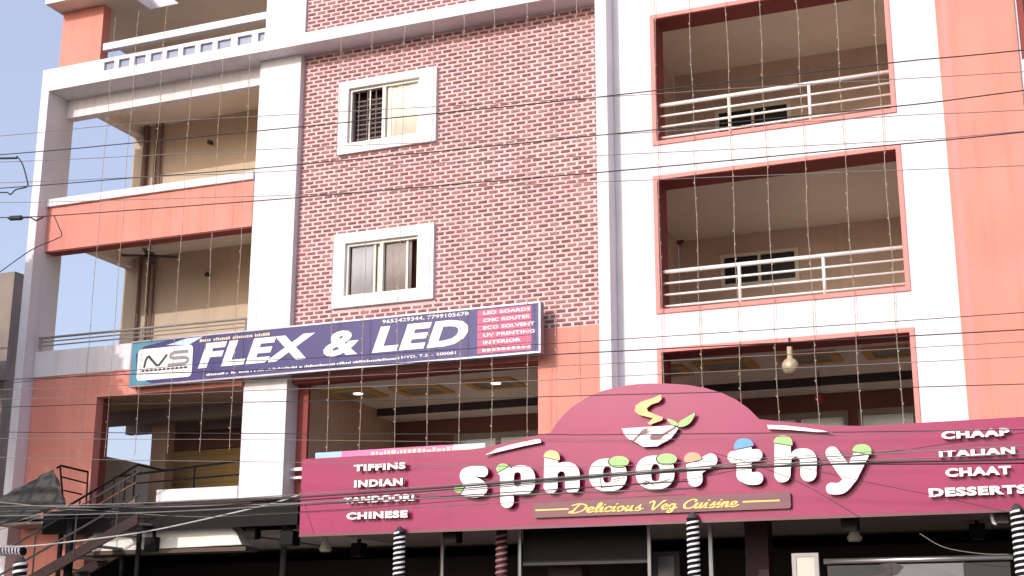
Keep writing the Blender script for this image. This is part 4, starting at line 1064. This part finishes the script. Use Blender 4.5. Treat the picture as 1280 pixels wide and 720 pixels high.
wire('overhead_wire', [(16,228),(160,222),(320,215.6),(560,203),(760,193.8),(1127,176),(1280,164)], -9.3, TN, CABLEG, 'thin wire under the upper brick window, through the white wall between balconies')
wire('overhead_wire', [(0,272),(68,269.5),(160,263),(260,255.6),(367,247.5),(560,231),(760,214.6),(1127,180),(1280,165)], -9, TK, CABLE, 'thick wire with an insulator at the left edge, crossing the coral parapet')
wire('overhead_wire', [(16,253),(97,251.5),(260,246.9),(367,243.75),(560,235),(760,227),(1127,212.5),(1280,207)], -9.3, TN, CABLEG, 'thin wire near the top of the middle right opening')
wire('overhead_wire', [(20,478),(248,455),(388,447.7),(640,432.5),(800,422.5),(1280,390.5)], -8, TN*1.1, CABLE, 'wire crossing the FLEX lettering and passing above the lowest right opening')
wire('overhead_wire', [(0,474.7),(160,468),(420,458.5),(640,446),(800,437.5),(1280,412)], -8, TK, CABLE, 'thick wire along the top trim of the lowest right opening')
wire('overhead_wire', [(0,487),(160,481.6),(360,474),(690,457.5),(760,454.7),(1280,427)], -8, TN, CABLEG, 'thin wire just under the violet sign')
wire('overhead_wire', [(0,499),(160,494),(350,487),(690,475),(760,471),(1280,445.7)], -8.2, TN, CABLEG, 'thin wire level with the gold ball lantern')
wire('overhead_wire', [(0,509),(100,506),(320,502.5),(520,499.6),(690,495.6),(760,493.7),(1280,480)], -8, TN*1.25, CABLE, 'wire cutting the top of the magenta arch')
wire('overhead_wire', [(0,540),(100,540.5),(320,542),(675,543),(760,543.3),(1280,537)], -7.6, TN*1.3, CABLE, 'nearly level wire across the bowl emblem')
wire('overhead_wire', [(0,548),(320,549.5),(560,552),(760,550.5),(1000,545),(1280,535)], -7.7, TN*.8, CABLEG, 'thin level wire below the one crossing the bowl emblem')
wire('overhead_wire', [(100,574),(375,578),(560,581.5),(720,583.5),(860,578),(1000,570),(1280,552)], -7.4, TN, CABLEG, 'sagging thin wire over the tops of the big white letters')
wire('overhead_wire', [(0,637),(200,632),(370,622),(560,609),(700,598.5),(840,588.5),(1000,582),(1120,577.5),(1280,574)], -6.6, .013, CABLE, 'thickest black cable of the bundle across the big white letters')
wire('overhead_wire', [(0,641),(200,636),(370,626),(560,612),(700,600.5),(860,589),(1010,581),(1280,579)], -6.5, .009, CABLE, 'lower black cable of the bundle, sinking under the word ITALIAN')
wire('overhead_wire', [(0,645),(200,640),(370,630),(560,614.5),(720,600),(880,583),(1000,573),(1280,557)], -6.7, .008, CABLEG, 'grey cable that leaves the bundle and climbs through the word ITALIAN')
wire('overhead_wire', [(0,633),(200,628),(370,618.5),(600,604),(840,586),(1000,578.5),(1120,574),(1280,567)], -6.4, .008, CABLEG, 'upper grey cable of the bundle across the big white letters')
wire('overhead_wire', [(0,650),(120,647),(370,640),(560,627),(720,611),(860,599),(920,588),(1050,573),(1280,541)], -6.2, .0045, CABLE, 'thin black wire slanting up from the left end of the magenta sign to CHAAP')
wire('overhead_wire', [(0,628),(60,633),(180,634),(300,631),(372,629)], -6.0, .012, CABLEG, 'short grey cable sagging over the staircase and the black canopy')
wire('overhead_wire', [(0,656),(60,643),(120,641),(240,639),(372,632)], -5.8, .008, CABLE, 'black wire dipping at the left edge over the staircase')
wire('overhead_wire', [(0,662),(40,650),(88,637),(240,646),(372,641)], -5.6, .006, CABLEG, 'thin grey wire kinked beside the stair post under the bundle')
wire('drop_cable', [(890,566),(940,580),(1005,606),(1077,648)], -3.5, .0055, CABLE, 'thin cable dropping to the right across the letters t and h', ext=False)
wire('drop_cable', [(1000,584),(1090,604),(1180,622),(1262,641)], -3.4, .0045, CABLE, 'thin cable sloping down to the right from the letter y to DESSERTS', ext=False)
wire('drop_cable', [(375,606),(380,626),(387,650),(393,667)], -1.9, .005, CABLE, 'short thin cable hanging at the left end of the magenta sign', ext=False)
wire('drop_cable', [(1150,667),(1180,684),(1225,692),(1262,693)], -.9, .008, CABLEG, 'curved grey cable under the sign at the right', ext=False)
wire('pale_cable', [(-30,684),(30,683),(90,677),(180,665),(270,646),(330,632),(357,624.5),(376,618)], -5.2, .013, CABLEW, 'pale grey cable sweeping from the striped pole up to the magenta sign', ext=False)
wire('jumper_wire', [(-30,198.5),(0,198),(21,197.5)], -9, .016, CABLE, 'short black cable end at the left edge above the others', ext=False)
wire('jumper_wire', [(21,195),(28,205),(33,222),(34,233),(20,237),(13,243),(7,240.5),(-20,242)], -9, .010, CABLE, 'black jumper loop hanging in the sky at the left edge', ext=False)
wire('jumper_wire', [(68,270.5),(73,282),(77,293),(72,298),(40,312),(0,340),(-30,362)], -9, .007, CABLE, 'black jumper loop over the left end of the coral parapet', ext=False)
iz = empty('strain_insulator', at(20, 272.5, -9), 'dark strain insulator on the wire at the left edge', 'insulator')
mb = MB(); a = at(10, 273, -9); b = at(30, 272, -9); mb.tube([a, a+(b-a)*.12, a+(b-a)*.16, a+(b-a)*.84, a+(b-a)*.88, b], [.012, .02, .036, .036, .02, .012], 10); mb.build('core', CABLE, iz)
mb = MB(); mb.tube([b, at(38, 271.5, -9), at(45, 276, -9), at(54, 271.5, -9)], .012, 6); mb.build('clamp', CABLE, iz)

for o in bld.children_recursive + fs.children_recursive + bn.children_recursive + nb.children_recursive + gf.children_recursive:
    if o.name.split('.')[0] in ('heading_print', 'address_print', 'phone_number', 'row_text', 'logo_caption', 'print_marks', 'rail_posts', 'lilac_print', 'grille'): o['kind'] = 'stuff'
